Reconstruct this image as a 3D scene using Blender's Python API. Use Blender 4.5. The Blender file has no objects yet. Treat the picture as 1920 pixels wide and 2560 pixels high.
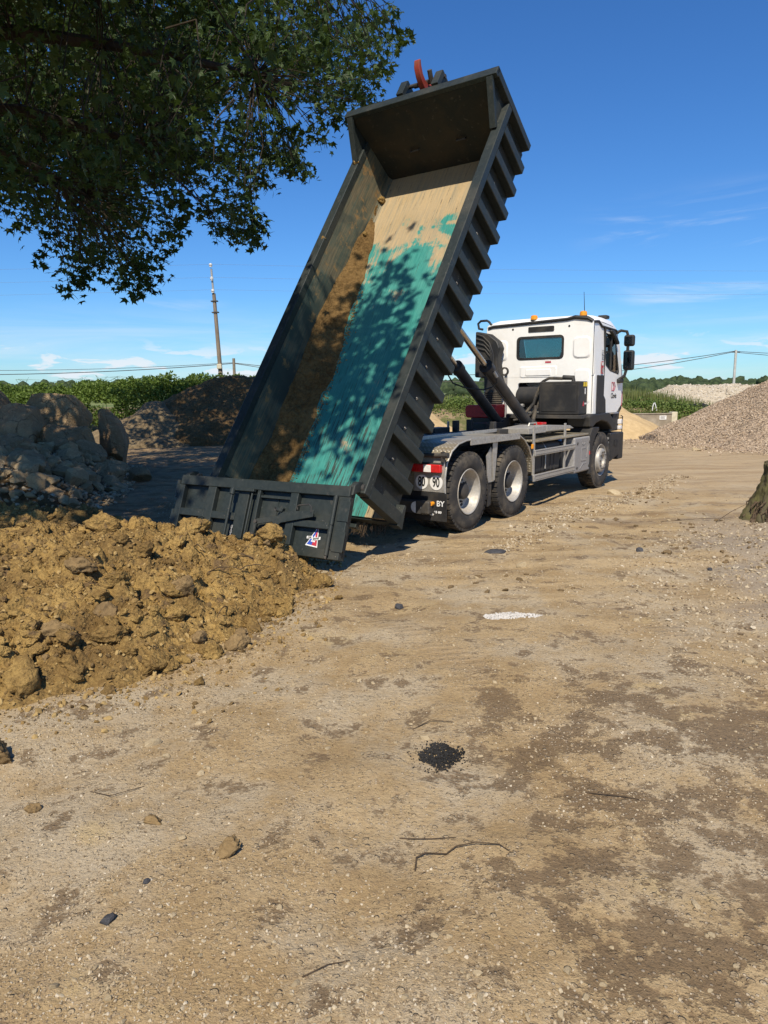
import bpy, bmesh, math, random
import numpy as np
from mathutils import Vector, Matrix, Euler

# ------------------------------------------------------------------ scene, camera, light
S = bpy.context.scene
COL = S.collection
R = math.radians
PITCH, ROLL, CAM_H, F_PX = R(-9.473), R(-0.576), 1.856, 1775.0
cd = bpy.data.cameras.new('camera')
cam = bpy.data.objects.new('camera', cd)
COL.objects.link(cam)
cd.sensor_fit = 'VERTICAL'
cd.sensor_height = 36.0
cd.sensor_width = 27.0
cd.lens = F_PX / 2560 * 36.0
cd.clip_start, cd.clip_end = 0.05, 6000
_r, _u = Vector((1, 0, 0)), Vector((0, -math.sin(PITCH), math.cos(PITCH)))
_f = Vector((0, math.cos(PITCH), math.sin(PITCH)))
_c, _s = math.cos(ROLL), math.sin(ROLL)
cx, cy = _r * _c + _u * _s, -_r * _s + _u * _c
cam.matrix_world = Matrix(((cx.x, cy.x, -_f.x, 0), (cx.y, cy.y, -_f.y, 0), (cx.z, cy.z, -_f.z, CAM_H), (0, 0, 0, 1)))
S.camera = cam

SUN = Vector((-0.102, -0.643, 0.759)).normalized()          # towards the sun
w = bpy.data.worlds.new('World')
S.world = w
w.use_nodes = True
wn, wl = w.node_tree.nodes, w.node_tree.links
wn.clear()
def WN(t, **k):
    n = wn.new(t)
    for a, b in k.items():
        setattr(n, a, b)
    return n
sky = WN('ShaderNodeTexSky', sky_type='NISHITA', sun_disc=False)
sky.sun_elevation = math.asin(SUN.z)
sky.sun_rotation = R(189)
sky.altitude, sky.air_density, sky.dust_density, sky.ozone_density = 100, 1.0, 0.25, 3.0
hsv = WN('ShaderNodeHueSaturation')
hsv.inputs['Saturation'].default_value = 1.16
hsv.inputs['Value'].default_value = 1.0
wl.new(sky.outputs[0], hsv.inputs['Color'])
tint = WN('ShaderNodeMix', data_type='RGBA', blend_type='MULTIPLY')
tint.inputs[0].default_value = 1
tint.inputs[7].default_value = (0.66, 1.02, 1.40, 1)
wl.new(hsv.outputs[0], tint.inputs[6])
tc = WN('ShaderNodeTexCoord')
sep = WN('ShaderNodeSeparateXYZ')
wl.new(tc.outputs['Generated'], sep.inputs[0])
def WM(op, a, b=None, clamp=False):
    n = WN('ShaderNodeMath', operation=op, use_clamp=clamp)
    for i, v in enumerate((a, b)):
        if v is None: continue
        if isinstance(v, (int, float)): n.inputs[i].default_value = v
        else: wl.new(v, n.inputs[i])
    return n.outputs[0]
az = WM('ARCTAN2', sep.outputs[0], sep.outputs[1])
el = WM('ARCSINE', sep.outputs[2])
def WR(v, a, b, c=0.0, d=1.0):
    n = WN('ShaderNodeMapRange', interpolation_type='SMOOTHSTEP')
    wl.new(v, n.inputs[0])
    for i, q in enumerate((a, b, c, d)): n.inputs[1 + i].default_value = q
    return n.outputs[0]
def WNOISE(sa, se, scale, detail, rough, off, warp=0.0):
    cb = WN('ShaderNodeCombineXYZ')
    wl.new(WM('MULTIPLY', az, sa), cb.inputs[0])
    wl.new(WM('MULTIPLY', el, se), cb.inputs[1])
    cb.inputs[2].default_value = off
    n = WN('ShaderNodeTexNoise')
    n.inputs['Scale'].default_value = scale
    n.inputs['Detail'].default_value = detail
    n.inputs['Roughness'].default_value = rough
    n.inputs['Distortion'].default_value = warp
    wl.new(cb.outputs[0], n.inputs['Vector'])
    return n.outputs[0]
# low heaped clouds near the horizon, streaky thin cloud above them
cum = WR(WNOISE(15, 60, 1.0, 7, 0.55, 3.1, 0.4), 0.53, 0.61)
cum = WM('MULTIPLY', cum, WM('MULTIPLY', WR(el, 0.0, 0.03), WR(el, 0.085, 0.035)))
veil = WR(WNOISE(3, 26, 1.0, 6, 0.6, 8.3, 0.6), 0.42, 0.72)
veil = WM('MULTIPLY', veil, WM('MULTIPLY', WR(el, -0.01, 0.03), WR(el, 0.13, 0.05)))
veil = WM('MULTIPLY', veil, 0.45)
cir = WR(WNOISE(2.2, 17, 1.0, 7, 0.62, 1.7, 0.7), 0.5, 0.75)
big = WR(WNOISE(1.3, 2.0, 1.0, 2, 0.5, 2.35), 0.47, 0.56)
cir = WM('MULTIPLY', WM('MULTIPLY', cir, big), WM('MULTIPLY', WR(el, 0.07, 0.12), WR(el, 0.26, 0.17)))
cir = WM('MULTIPLY', cir, 0.8)
cl = WM('MAXIMUM', WM('MAXIMUM', cum, veil), cir, True)
mixc = WN('ShaderNodeMix', data_type='RGBA')
wl.new(cl, mixc.inputs[0])
wl.new(tint.outputs[2], mixc.inputs[6])
mixc.inputs[7].default_value = (8.2, 9.0, 9.8, 1)
bg = WN('ShaderNodeBackground')
bg.inputs['Strength'].default_value = 0.084
wl.new(mixc.outputs[2], bg.inputs[0])
wo = WN('ShaderNodeOutputWorld')
wl.new(bg.outputs[0], wo.inputs[0])

sd = bpy.data.lights.new('sun', 'SUN')
sd.energy, sd.angle, sd.color = 5.0, R(0.53), (1.0, 0.90, 0.74)
sun = bpy.data.objects.new('sun', sd)
COL.objects.link(sun)
sun.rotation_euler = SUN.to_track_quat('Z', 'Y').to_euler()
sun.location = SUN * 60

V = S.view_settings
V.view_transform, V.look, V.exposure, V.gamma, V.use_curve_mapping = 'Standard', 'None', 0.22, 1.0, False
S.render.engine = 'CYCLES'
S.cycles.use_denoising = True
S.cycles.max_bounces, S.cycles.diffuse_bounces, S.cycles.glossy_bounces = 8, 3, 3
S.cycles.transparent_max_bounces, S.cycles.transmission_bounces = 12, 6
S.cycles.sample_clamp_indirect = 6

rng = np.random.default_rng(7)
random.seed(7)

# ------------------------------------------------------------------ helpers
def vnoise(P, seed=0):
    P = np.asarray(P, float)
    i = np.floor(P).astype(np.int64)
    f = P - i
    f = f * f * (3 - 2 * f)
    def h(a, b, c):
        x = (a * 374761393 + b * 668265263 + c * 1440662683 + seed * 974711) & 0xffffffff
        x = ((x ^ (x >> 13)) * 1274126177) & 0xffffffff
        x = (x ^ (x >> 16)) & 0xffffffff
        return x / 2147483648.0 - 1
    x, y, z = i[..., 0], i[..., 1], i[..., 2]
    fx, fy, fz = f[..., 0], f[..., 1], f[..., 2]
    def L(a, b, t): return a + (b - a) * t
    a = L(L(h(x, y, z), h(x + 1, y, z), fx), L(h(x, y + 1, z), h(x + 1, y + 1, z), fx), fy)
    b = L(L(h(x, y, z + 1), h(x + 1, y, z + 1), fx), L(h(x, y + 1, z + 1), h(x + 1, y + 1, z + 1), fx), fy)
    return L(a, b, fz)
def fbm(P, octv=4, seed=0, gain=0.5):
    P = np.asarray(P, float)
    a, s, out = 1.0, 1.0, 0
    for k in range(octv):
        out = out + a * vnoise(P * s + 17.3 * k, seed + k)
        a *= gain
        s *= 2.03
    return out
def xy3(x, y, k=1.0, z=0.0): return np.stack([np.asarray(x) * k, np.asarray(y) * k, np.full(np.shape(x), z)], -1)
def worley(x, y, cell, seed=0):
    x, y = np.asarray(x) / cell, np.asarray(y) / cell
    ix, iy = np.floor(x).astype(np.int64), np.floor(y).astype(np.int64)
    best, cid = np.full(x.shape, 9.0), np.zeros(x.shape)
    for dx in (-1, 0, 1):
        for dy in (-1, 0, 1):
            a, b = ix + dx, iy + dy
            h = (a * 73856093 ^ b * 19349663 ^ (seed * 83492791)) & 0xffffffff
            h = ((h ^ (h >> 13)) * 1274126177) & 0xffffffff
            u, v_ = (h & 0xffff) / 65535.0, ((h >> 16) & 0xffff) / 65535.0
            d = np.hypot(x - a - u, y - b - v_)
            m = d < best
            best = np.where(m, d, best)
            cid = np.where(m, ((h >> 5) & 0xffff) / 65535.0, cid)
    return best, cid
def polydist(x, y, poly):
    """signed distance to a polygon, positive inside"""
    x, y = np.asarray(x, float), np.asarray(y, float)
    d, ins = np.full(x.shape, 1e9), np.zeros(x.shape, bool)
    for (x0, y0), (x1, y1) in zip(poly, poly[1:] + poly[:1]):
        ex, ey = x1 - x0, y1 - y0
        t = np.clip(((x - x0) * ex + (y - y0) * ey) / (ex * ex + ey * ey), 0, 1)
        d = np.minimum(d, np.hypot(x - x0 - t * ex, y - y0 - t * ey))
        c = ((y0 > y) != (y1 > y))
        with np.errstate(divide='ignore', invalid='ignore'):
            xi = x0 + (y - y0) * ex / (ey if ey else 1e-9)
        ins ^= c & (x < xi)
    return np.where(ins, d, -d)

def props(o, label=None, cat=None, group=None, kind=None):
    if label: o['label'] = label
    if cat: o['category'] = cat
    if group: o['group'] = group
    if kind: o['kind'] = kind
    return o
def link(name, data, parent=None, loc=None, rot=None):
    o = bpy.data.objects.new(name, data)
    COL.objects.link(o)
    if parent is not None: o.parent = parent
    if loc is not None: o.location = loc
    if rot is not None: o.rotation_euler = rot
    return o
def thing(name, label, cat, loc=(0, 0, 0), rot=(0, 0, 0), group=None):
    return props(link(name, None, None, loc, rot), label, cat, group)
def mesh_np(name, verts, faces, mat, smooth=False):
    """verts (n,3); faces (m,k) with one k"""
    me = bpy.data.meshes.new(name)
    verts = np.ascontiguousarray(verts, np.float32)
    faces = np.ascontiguousarray(faces, np.int32)
    m, k = faces.shape
    me.vertices.add(len(verts))
    me.vertices.foreach_set('co', verts.ravel())
    me.loops.add(m * k)
    me.loops.foreach_set('vertex_index', faces.ravel())
    me.polygons.add(m)
    me.polygons.foreach_set('loop_start', np.arange(0, m * k, k, dtype=np.int32))
    me.polygons.foreach_set('loop_total', np.full(m, k, np.int32))
    me.polygons.foreach_set('use_smooth', np.full(m, smooth, bool))
    me.update(calc_edges=True)
    me.validate()
    if mat: me.materials.append(mat)
    return me
class MB:
    """collects simple shapes and links them as ONE mesh object"""
    def __init__(s, xf=None): s.v, s.f, s.xf = [], [], xf
    def add(s, vs, fs, M=None):
        b = len(s.v)
        for p in vs:
            p = Vector(p)
            if M is not None: p = M @ p
            if s.xf is not None: p = s.xf(p)
            s.v.append(tuple(p))
        s.f += [tuple(i + b for i in q) for q in fs]
        return s
    def box(s, x0, x1, y0, y1, z0, z1, M=None):
        return s.add([(x, y, z) for x in (x0, x1) for y in (y0, y1) for z in (z0, z1)],
                     [(0, 1, 3, 2), (4, 6, 7, 5), (0, 4, 5, 1), (2, 3, 7, 6), (0, 2, 6, 4), (1, 5, 7, 3)], M)
    def prism(s, poly, y0, y1, axis='y', M=None):
        n = len(poly)
        def P(a, b, t): return {'y': (a, t, b), 'x': (t, a, b), 'z': (a, b, t)}[axis]
        vs = [P(a, b, y0) for a, b in poly] + [P(a, b, y1) for a, b in poly]
        fs = [tuple(range(n))[::-1], tuple(range(n, 2 * n))] + [(i, (i + 1) % n, (i + 1) % n + n, i + n) for i in range(n)]
        return s.add(vs, fs, M)
    def tube(s, pts, r, n=8, cap=True):
        pts = [Vector(p) for p in pts]
        rs = r if isinstance(r, (list, tuple)) else [r] * len(pts)
        vs, fs, nrm = [], [], None
        for i, p in enumerate(pts):
            d = ((pts[i + 1] if i + 1 < len(pts) else p) - (pts[i - 1] if i else p)).normalized()
            if nrm is None:
                nrm = d.orthogonal().normalized()
            nrm = (nrm - d * nrm.dot(d))
            nrm = nrm.normalized() if nrm.length > 1e-6 else d.orthogonal().normalized()
            b = d.cross(nrm)
            for k in range(n):
                a = 2 * math.pi * k / n
                vs.append(p + (nrm * math.cos(a) + b * math.sin(a)) * rs[i])
        for i in range(len(pts) - 1):
            for k in range(n):
                a, b_ = i * n + k, i * n + (k + 1) % n
                fs.append((a, b_, b_ + n, a + n))
        if cap:
            fs.append(tuple(range(n))[::-1])
            fs.append(tuple(range((len(pts) - 1) * n, len(pts) * n)))
        return s.add(vs, fs)
    def lathe(s, prof, c, axis='y', n=32, closed=False, M=None):
        """prof: (radius, t) along the axis"""
        vs, fs = [], []
        for r, t in prof:
            for k in range(n):
                a = 2 * math.pi * k / n
                p = {'y': (r * math.cos(a), t, r * math.sin(a)), 'z': (r * math.cos(a), r * math.sin(a), t),
                     'x': (t, r * math.cos(a), r * math.sin(a))}[axis]
                vs.append(Vector(p) + Vector(c))
        m = len(prof)
        for i in range(m if closed else m - 1):
            for k in range(n):
                a, b = i * n + k, i * n + (k + 1) % n
                j = ((i + 1) % m) * n
                fs.append((a, b, j + (k + 1) % n, j + k))
        return s.add(vs, fs, M)
    def mesh(s, name, mat, smooth=False):
        me = bpy.data.meshes.new(name)
        me.from_pydata(s.v, [], s.f)
        bm = bmesh.new()
        bm.from_mesh(me)
        bmesh.ops.recalc_face_normals(bm, faces=bm.faces[:])
        bm.to_mesh(me)
        bm.free()
        if smooth: me.polygons.foreach_set('use_smooth', [True] * len(me.polygons))
        if mat: me.materials.append(mat)
        return me
    def obj(s, name, mat, parent=None, bevel=0.0, smooth=False, seg=2):
        o = link(name, s.mesh(name, mat, smooth or bevel > 0), parent)
        if bevel > 0:
            m = o.modifiers.new('bevel', 'BEVEL')
            m.width, m.segments, m.limit_method, m.angle_limit = bevel, seg, 'ANGLE', R(35)
            m.harden_normals = True
        elif smooth:
            autosmooth(o)
        return o
def autosmooth(o, ang=40):
    me = o.data
    bm = bmesh.new()
    bm.from_mesh(me)
    for e in bm.edges:
        if len(e.link_faces) == 2 and e.calc_face_angle(0) > R(ang): e.smooth = False
    bm.to_mesh(me)
    bm.free()
def dup(o, parent=None):
    c = o.copy()
    COL.objects.link(c)
    if parent is not None: c.parent = parent
    for ch in o.children: dup(ch, c)
    return c
def text_mesh(txt, size, sx=1.0, bold=0.0, extrude=0.001, align='CENTER'):
    cu = bpy.data.curves.new('txt', 'FONT')
    cu.body, cu.size, cu.align_x, cu.align_y = txt, size, align, 'CENTER'
    cu.extrude, cu.offset = extrude, bold
    o = bpy.data.objects.new('txt', cu)
    me = bpy.data.meshes.new_from_object(o)
    bpy.data.objects.remove(o)
    for v in me.vertices: v.co.x *= sx
    return me
def lettering(txt, size, mat, parent, origin, ex, ey, sx=1.0, bold=0.0, name='lettering', align='CENTER'):
    me = text_mesh(txt, size, sx, bold, 0.0008, align)
    ex, ey = Vector(ex).normalized(), Vector(ey).normalized()
    en = ex.cross(ey)
    me.transform(Matrix(((ex.x, ey.x, en.x, origin[0]), (ex.y, ey.y, en.y, origin[1]), (ex.z, ey.z, en.z, origin[2]), (0, 0, 0, 1))))
    me.materials.clear()
    me.materials.append(mat)
    return link(name, me, parent)

# ------------------------------------------------------------------ materials
class NT:
    def __init__(s, name):
        s.m = bpy.data.materials.new(name)
        s.m.use_nodes = True
        s.n, s.l = s.m.node_tree.nodes, s.m.node_tree.links
        s.n.clear()
        s.out = s.n.new('ShaderNodeOutputMaterial')
        s.b = s.n.new('ShaderNodeBsdfPrincipled')
        s.l.new(s.b.outputs[0], s.out.inputs[0])
    def set(s, inp, v):
        i = s.b.inputs[inp] if isinstance(inp, str) else inp
        if hasattr(v, 'is_linked') or isinstance(v, bpy.types.NodeSocket): s.l.new(v, i)
        elif isinstance(v, (tuple, list)) and len(v) == 3 and i.type == 'RGBA': i.default_value = (*v, 1)
        else: i.default_value = v
    def node(s, t, ins=(), **k):
        n = s.n.new(t)
        for a, b in k.items(): setattr(n, a, b)
        for i, v in (ins.items() if isinstance(ins, dict) else enumerate(ins)):
            if v is not None: s.set(n.inputs[i], v)
        return n
    def pos(s, obj=True):
        if obj: return s.node('ShaderNodeTexCoord').outputs['Object']
        return s.node('ShaderNodeNewGeometry').outputs['Position']
    def scale(s, vec, sc): return s.node('ShaderNodeMapping', {0: vec, 3: sc}).outputs[0]
    def noise(s, vec, scale, detail=4, rough=0.55, dist=0.0):
        return s.node('ShaderNodeTexNoise', {'Vector': vec, 'Scale': scale, 'Detail': detail, 'Roughness': rough, 'Distortion': dist}).outputs[0]
    def voro(s, vec, scale, feature='F1', rand=1.0):
        return s.node('ShaderNodeTexVoronoi', {'Vector': vec, 'Scale': scale, 'Randomness': rand}, feature=feature)
    def ramp(s, v, a, b, c=0.0, d=1.0):
        return s.node('ShaderNodeMapRange', {0: v, 1: a, 2: b, 3: c, 4: d}, interpolation_type='SMOOTHSTEP').outputs[0]
    def mix(s, f, a, b, mode='MIX'):
        return s.node('ShaderNodeMix', {0: f, 6: a, 7: b}, data_type='RGBA', blend_type=mode).outputs[2]
    def math(s, op, a, b=None, clamp=False):
        return s.node('ShaderNodeMath', [a, b], operation=op, use_clamp=clamp).outputs[0]
    def bump(s, h, strength=0.3, dist=0.01, prev=None):
        n = s.node('ShaderNodeBump', {'Height': h, 'Strength': strength, 'Distance': dist})
        if prev is not None: s.l.new(prev, n.inputs['Normal'])
        return n.outputs[0]
    def island(s): return s.node('ShaderNodeNewGeometry').outputs['Random Per Island']
    def fin(s, color, rough=0.6, metal=0.0, normal=None, spec=None):
        s.set('Base Color', color)
        s.set('Roughness', rough)
        s.set('Metallic', metal)
        if spec is not None: s.set('Specular IOR Level', spec)
        if normal is not None: s.set('Normal', normal)
        return s.m
def paint(name, col, rough=0.4, metal=0.0, dust=0.25, dustcol=(0.30, 0.23, 0.15), var=0.12, sc=3.0, bump=0.05, spec=None):
    t = NT(name)
    p = t.pos()
    n1 = t.noise(p, sc, 6, 0.62)
    n2 = t.noise(p, sc * 9, 4, 0.6)
    c = t.mix(t.ramp(n2, 0.35, 0.7), tuple(x * (1 - var) for x in col), tuple(min(1, x * (1 + var)) for x in col))
    c = t.mix(t.math('MULTIPLY', t.ramp(n1, 0.42, 0.75), dust), c, dustcol)
    return t.fin(c, t.ramp(n1, 0.3, 0.8, rough, min(1, rough + 0.3)), metal, t.bump(n2, bump, 0.01), spec)
M = {}
M['box'] = paint('container_paint', (0.028, 0.036, 0.040), 0.36, dust=0.16, dustcol=(0.12, 0.105, 0.085), bump=0.06)
def worn_paint():
    t = NT('container_paint')
    p = t.pos()
    n1, n2 = t.noise(p, 1.6, 6, 0.62), t.noise(p, 22, 5, 0.65)
    c = t.mix(t.ramp(n2, 0.3, 0.7), (0.020, 0.026, 0.025), (0.029, 0.036, 0.034))
    c = t.mix(t.math('MULTIPLY', t.ramp(n1, 0.45, 0.75), 0.30), c, (0.105, 0.092, 0.072))
    run = t.noise(t.scale(p, (9, 9, 1.6)), 1.0, 5, 0.65)
    c = t.mix(t.math('MULTIPLY', t.ramp(run, 0.60, 0.72), 0.35), c, (0.095, 0.085, 0.07))
    scr = t.math('MULTIPLY', t.ramp(t.noise(t.scale(p, (14, 60, 60)), 1.0, 3, 0.6), 0.68, 0.72), t.ramp(t.noise(p, 2.4, 3, 0.5), 0.5, 0.6))
    c = t.mix(t.math('MULTIPLY', scr, 0.7), c, (0.20, 0.19, 0.17))
    chip = t.math('MULTIPLY', t.ramp(t.noise(p, 48, 3, 0.6), 0.70, 0.73), t.ramp(t.noise(p, 3.2, 3, 0.5), 0.50, 0.62))
    c = t.mix(chip, c, t.mix(t.ramp(n1, 0.4, 0.6), (0.10, 0.045, 0.02), (0.30, 0.27, 0.22)))
    return t.fin(c, t.ramp(n1, 0.3, 0.8, 0.38, 0.70), 0, t.bump(t.math('ADD', n2, t.math('MULTIPLY', n1, 3.0)), 0.07, 0.01), 0.3)
M['box'] = worn_paint()
M['black'] = paint('black_plastic', (0.016, 0.016, 0.017), 0.5, dust=0.34, dustcol=(0.10, 0.085, 0.06))
M['steel'] = paint('dark_steel', (0.035, 0.034, 0.033), 0.5, dust=0.4, dustcol=(0.16, 0.125, 0.085))
M['white'] = paint('white_paint', (0.84, 0.84, 0.82), 0.28, dust=0.22, dustcol=(0.56, 0.50, 0.41), var=0.02, sc=1.6, bump=0.01)
M['rubber'] = paint('tyre_rubber', (0.030, 0.028, 0.026), 0.8, dust=0.75, dustcol=(0.17, 0.14, 0.10), sc=5)
M['rim'] = paint('wheel_rim', (0.42, 0.40, 0.36), 0.45, metal=0.3, dust=0.75, dustcol=(0.42, 0.35, 0.26), sc=4)
M['grey'] = paint('grey_cover', (0.27, 0.26, 0.25), 0.42, dust=0.35, dustcol=(0.33, 0.28, 0.21))
M['alu'] = paint('aluminium', (0.50, 0.48, 0.44), 0.38, metal=0.6, dust=0.4, dustcol=(0.36, 0.30, 0.21))
M['red'] = paint('red_paint', (0.55, 0.018, 0.025), 0.35, dust=0.1)
M['hook'] = paint('worn_red_hook', (0.27, 0.035, 0.022), 0.55, dust=0.9, dustcol=(0.16, 0.07, 0.03), sc=9)
M['chrome'] = paint('chrome_rod', (0.55, 0.50, 0.44), 0.16, metal=1.0, dust=0.3, dustcol=(0.3, 0.24, 0.17))
M['lens_red'] = paint('red_lens', (0.55, 0.012, 0.015), 0.18, dust=0.1)
M['lens_white'] = paint('clear_lens', (0.75, 0.72, 0.70), 0.2, dust=0.15)
M['amber'] = paint('amber_lens', (0.85, 0.33, 0.02), 0.15, dust=0.05)
M['disc'] = paint('white_plate', (0.78, 0.77, 0.74), 0.4, dust=0.15, var=0.02)
M['ink'] = paint('black_ink', (0.012, 0.012, 0.012), 0.5, dust=0.0)
M['ink_red'] = paint('red_ink', (0.45, 0.03, 0.05), 0.5, dust=0.0)
M['ink_blue'] = paint('blue_ink', (0.03, 0.08, 0.42), 0.5, dust=0.0)
M['ink_white'] = paint('white_ink', (0.72, 0.72, 0.70), 0.5, dust=0.1)
M['ink_yellow'] = paint('yellow_ink', (0.75, 0.55, 0.03), 0.5, dust=0.1)
M['seat'] = paint('seat_fabric', (0.02, 0.02, 0.024), 0.8, dust=0)
M['bluecap'] = paint('blue_cap', (0.03, 0.20, 0.62), 0.35, dust=0)
M['mirror'] = paint('mirror_glass', (0.10, 0.105, 0.11), 0.05, metal=1.0, dust=0.0, var=0.0, bump=0)

def glass(name, tint):
    t = NT(name)
    tr = t.node('ShaderNodeBsdfTransparent', [tint])
    gl = t.node('ShaderNodeBsdfGlossy', {0: (1, 1, 1), 1: 0.02})
    fr = t.node('ShaderNodeFresnel', {0: 1.5})
    mx = t.node('ShaderNodeMixShader', {0: t.math('ADD', fr.outputs[0], 0.04), 1: tr.outputs[0], 2: gl.outputs[0]})
    t.l.new(mx.outputs[0], t.out.inputs[0])
    return t.m
M['glass'] = glass('tinted_glass', (0.42, 0.62, 0.62))

def container_inside(side):
    """teal paint scraped along the tipping direction, with dried dirt"""
    t = NT('worn_teal_' + side)
    p = t.pos()
    s = t.node('ShaderNodeSeparateXYZ', [p])
    u, v_, w_ = s.outputs
    streak = t.noise(t.scale(p, (1.2, 26, 26)), 1.0, 7, 0.65)
    streak2 = t.noise(t.scale(p, (3.5, 90, 90)), 1.0, 4, 0.6)
    blot = t.noise(p, 1.6, 6, 0.6, 0.6)
    dirt = t.mix(t.noise(p, 24, 5, 0.6), (0.34, 0.235, 0.115), (0.46, 0.35, 0.20))
    dirt = t.mix(t.ramp(streak, 0.35, 0.75), dirt, (0.25, 0.22, 0.15))
    if side == 'floor':
        teal = t.mix(t.ramp(streak2, 0.3, 0.75), (0.024, 0.182, 0.158), (0.066, 0.285, 0.238))
        # bare, dirty sheet towards the headboard and in streaks along the edges
        e = t.math('ADD', t.math('MULTIPLY', t.math('SUBTRACT', u, 4.35), 0.42), t.math('ADD', t.math('MULTIPLY', t.math('SUBTRACT', blot, 0.5), 1.5), t.math('MULTIPLY', t.math('SUBTRACT', streak, 0.5), 0.6)))
        e = t.math('ADD', e, t.math('MULTIPLY', t.ramp(v_, 0.25, 0.95), 0.18))
        e = t.math('ADD', e, t.math('MULTIPLY', t.math('MULTIPLY', t.ramp(u, 0.85, 0.2), t.ramp(v_, -0.62, -0.85)), 2.6))
        f = t.ramp(e, -0.02, 0.10)
        c = t.mix(f, teal, dirt)
        c = t.mix(t.ramp(t.math('ADD', blot, t.math('MULTIPLY', streak2, 0.4)), 0.86, 0.93), c, dirt)
        # dark scrapes where the paint is gone
        sc1 = t.noise(t.scale(p, (2.2, 34, 34)), 1.0, 6, 0.7)
        fade = t.ramp(u, 3.2, 0.6)
        sf = t.math('MULTIPLY', t.ramp(t.math('ADD', sc1, t.math('MULTIPLY', fade, 0.10)), 0.61, 0.65), t.ramp(t.noise(p, 2.6, 3, 0.5), 0.36, 0.52))
        c = t.mix(t.math('MULTIPLY', sf, 0.9), c, (0.035, 0.035, 0.03))
        cr = t.noise(t.scale(p, (60, 5, 5)), 1.0, 3, 0.6)
        cf = t.math('MULTIPLY', t.ramp(cr, 0.70, 0.74), t.ramp(t.noise(p, 1.3, 2, 0.5), 0.50, 0.6))
        c = t.mix(cf, c, (0.05, 0.035, 0.025))
    else:
        teal = t.mix(t.ramp(blot, 0.4, 0.65), (0.045, 0.06, 0.052), (0.045, 0.12, 0.105))
        f = t.ramp(t.math('ADD', t.math('MULTIPLY', streak, 0.4), t.math('MULTIPLY', blot, 0.8)), 0.50, 0.70)
        c = t.mix(f, teal, t.mix(t.ramp(streak2, 0.3, 0.7), (0.095, 0.085, 0.055), (0.21, 0.17, 0.10)))
        c = t.mix(t.ramp(t.noise(p, 5, 5, 0.68), 0.56, 0.66), c, (0.26, 0.165, 0.07))
    return t.fin(c, t.ramp(blot, 0.3, 0.7, 0.35, 0.75), 0, t.bump(streak, 0.12, 0.01))
M['floor'] = container_inside('floor')
M['inwall'] = container_inside('wall')

def plate_tread():
    t = NT('tread_plate')
    p = t.pos()
    r = t.node('ShaderNodeMapping', {0: p, 2: (0, 0, R(45)), 3: (24, 24, 24)}).outputs[0]
    v1 = t.node('ShaderNodeTexChecker', {'Vector': r, 'Scale': 1.0}).outputs['Fac']
    vo = t.voro(r, 1.0, 'F1', 0.0).outputs['Distance']
    h = t.ramp(vo, 0.5, 0.2)
    n = t.noise(p, 3, 5, 0.6)
    c = t.mix(t.ramp(n, 0.3, 0.7), (0.40, 0.36, 0.27), (0.30, 0.245, 0.165))
    c = t.mix(t.math('MULTIPLY', h, 0.5), c, (0.62, 0.58, 0.50))
    return t.fin(c, 0.42, 0.45, t.bump(h, 0.9, 0.006))
M['tread'] = plate_tread()

def soil(name, a, b, c3=None, sc=18.0, bump=0.8, dist=0.02, damp=None):
    t = NT(name)
    p = t.pos(False)
    n1 = t.noise(p, 2.2, 5, 0.6)
    n2 = t.noise(p, sc, 6, 0.68)
    vo = t.voro(t.scale(p, (1, 1, 1)), sc * 1.6)
    c = t.mix(t.ramp(t.math('ADD', t.math('MULTIPLY', n1, 0.5), t.math('MULTIPLY', n2, 0.5)), 0.36, 0.64), a, b)
    if c3: c = t.mix(t.ramp(t.noise(p, 4.5, 4, 0.6, 0.5), 0.56, 0.68), c, c3)
    if damp: c = t.mix(t.math('MULTIPLY', t.ramp(t.noise(p, 1.5, 5, 0.62), 0.50, 0.65), 0.6), c, damp)
    h = t.math('ADD', n2, t.math('MULTIPLY', vo.outputs['Distance'], 0.6))
    h2 = t.noise(p, sc * 6, 4, 0.65)
    return t.fin(c, 0.95, 0, t.bump(h2, bump * 0.6, dist * 0.3, t.bump(h, bump, dist)), 0.15)
M['clay'] = soil('clay_soil', (0.18, 0.110, 0.039), (0.40, 0.264, 0.092), (0.15, 0.098, 0.05), 26, 1.0, 0.025, (0.135, 0.085, 0.036))
M['clay_dark'] = soil('dark_clay', (0.16, 0.107, 0.052), (0.27, 0.185, 0.088))
M['clay_wet'] = soil('wet_clay', (0.085, 0.050, 0.018), (0.19, 0.118, 0.045), None, 22)
M['earth'] = soil('dark_earth', (0.105, 0.065, 0.029), (0.18, 0.115, 0.052), None, 6, 0.9, 0.1)
M['earth_grey'] = soil('grey_earth', (0.155, 0.112, 0.062), (0.235, 0.18, 0.105), None, 7, 0.9, 0.08)
M['mulch'] = soil('black_mulch', (0.012, 0.012, 0.013), (0.03, 0.029, 0.03), None, 8, 0.8, 0.06)
M['sand'] = soil('yellow_sand', (0.42, 0.30, 0.155), (0.52, 0.385, 0.21), None, 7, 0.4, 0.03)
M['tar'] = soil('black_grit', (0.012, 0.012, 0.012), (0.05, 0.048, 0.045), None, 70, 1.0, 0.01)
M['plaster'] = soil('white_grit', (0.45, 0.42, 0.37), (0.68, 0.65, 0.60), None, 60, 1.0, 0.01)

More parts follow.
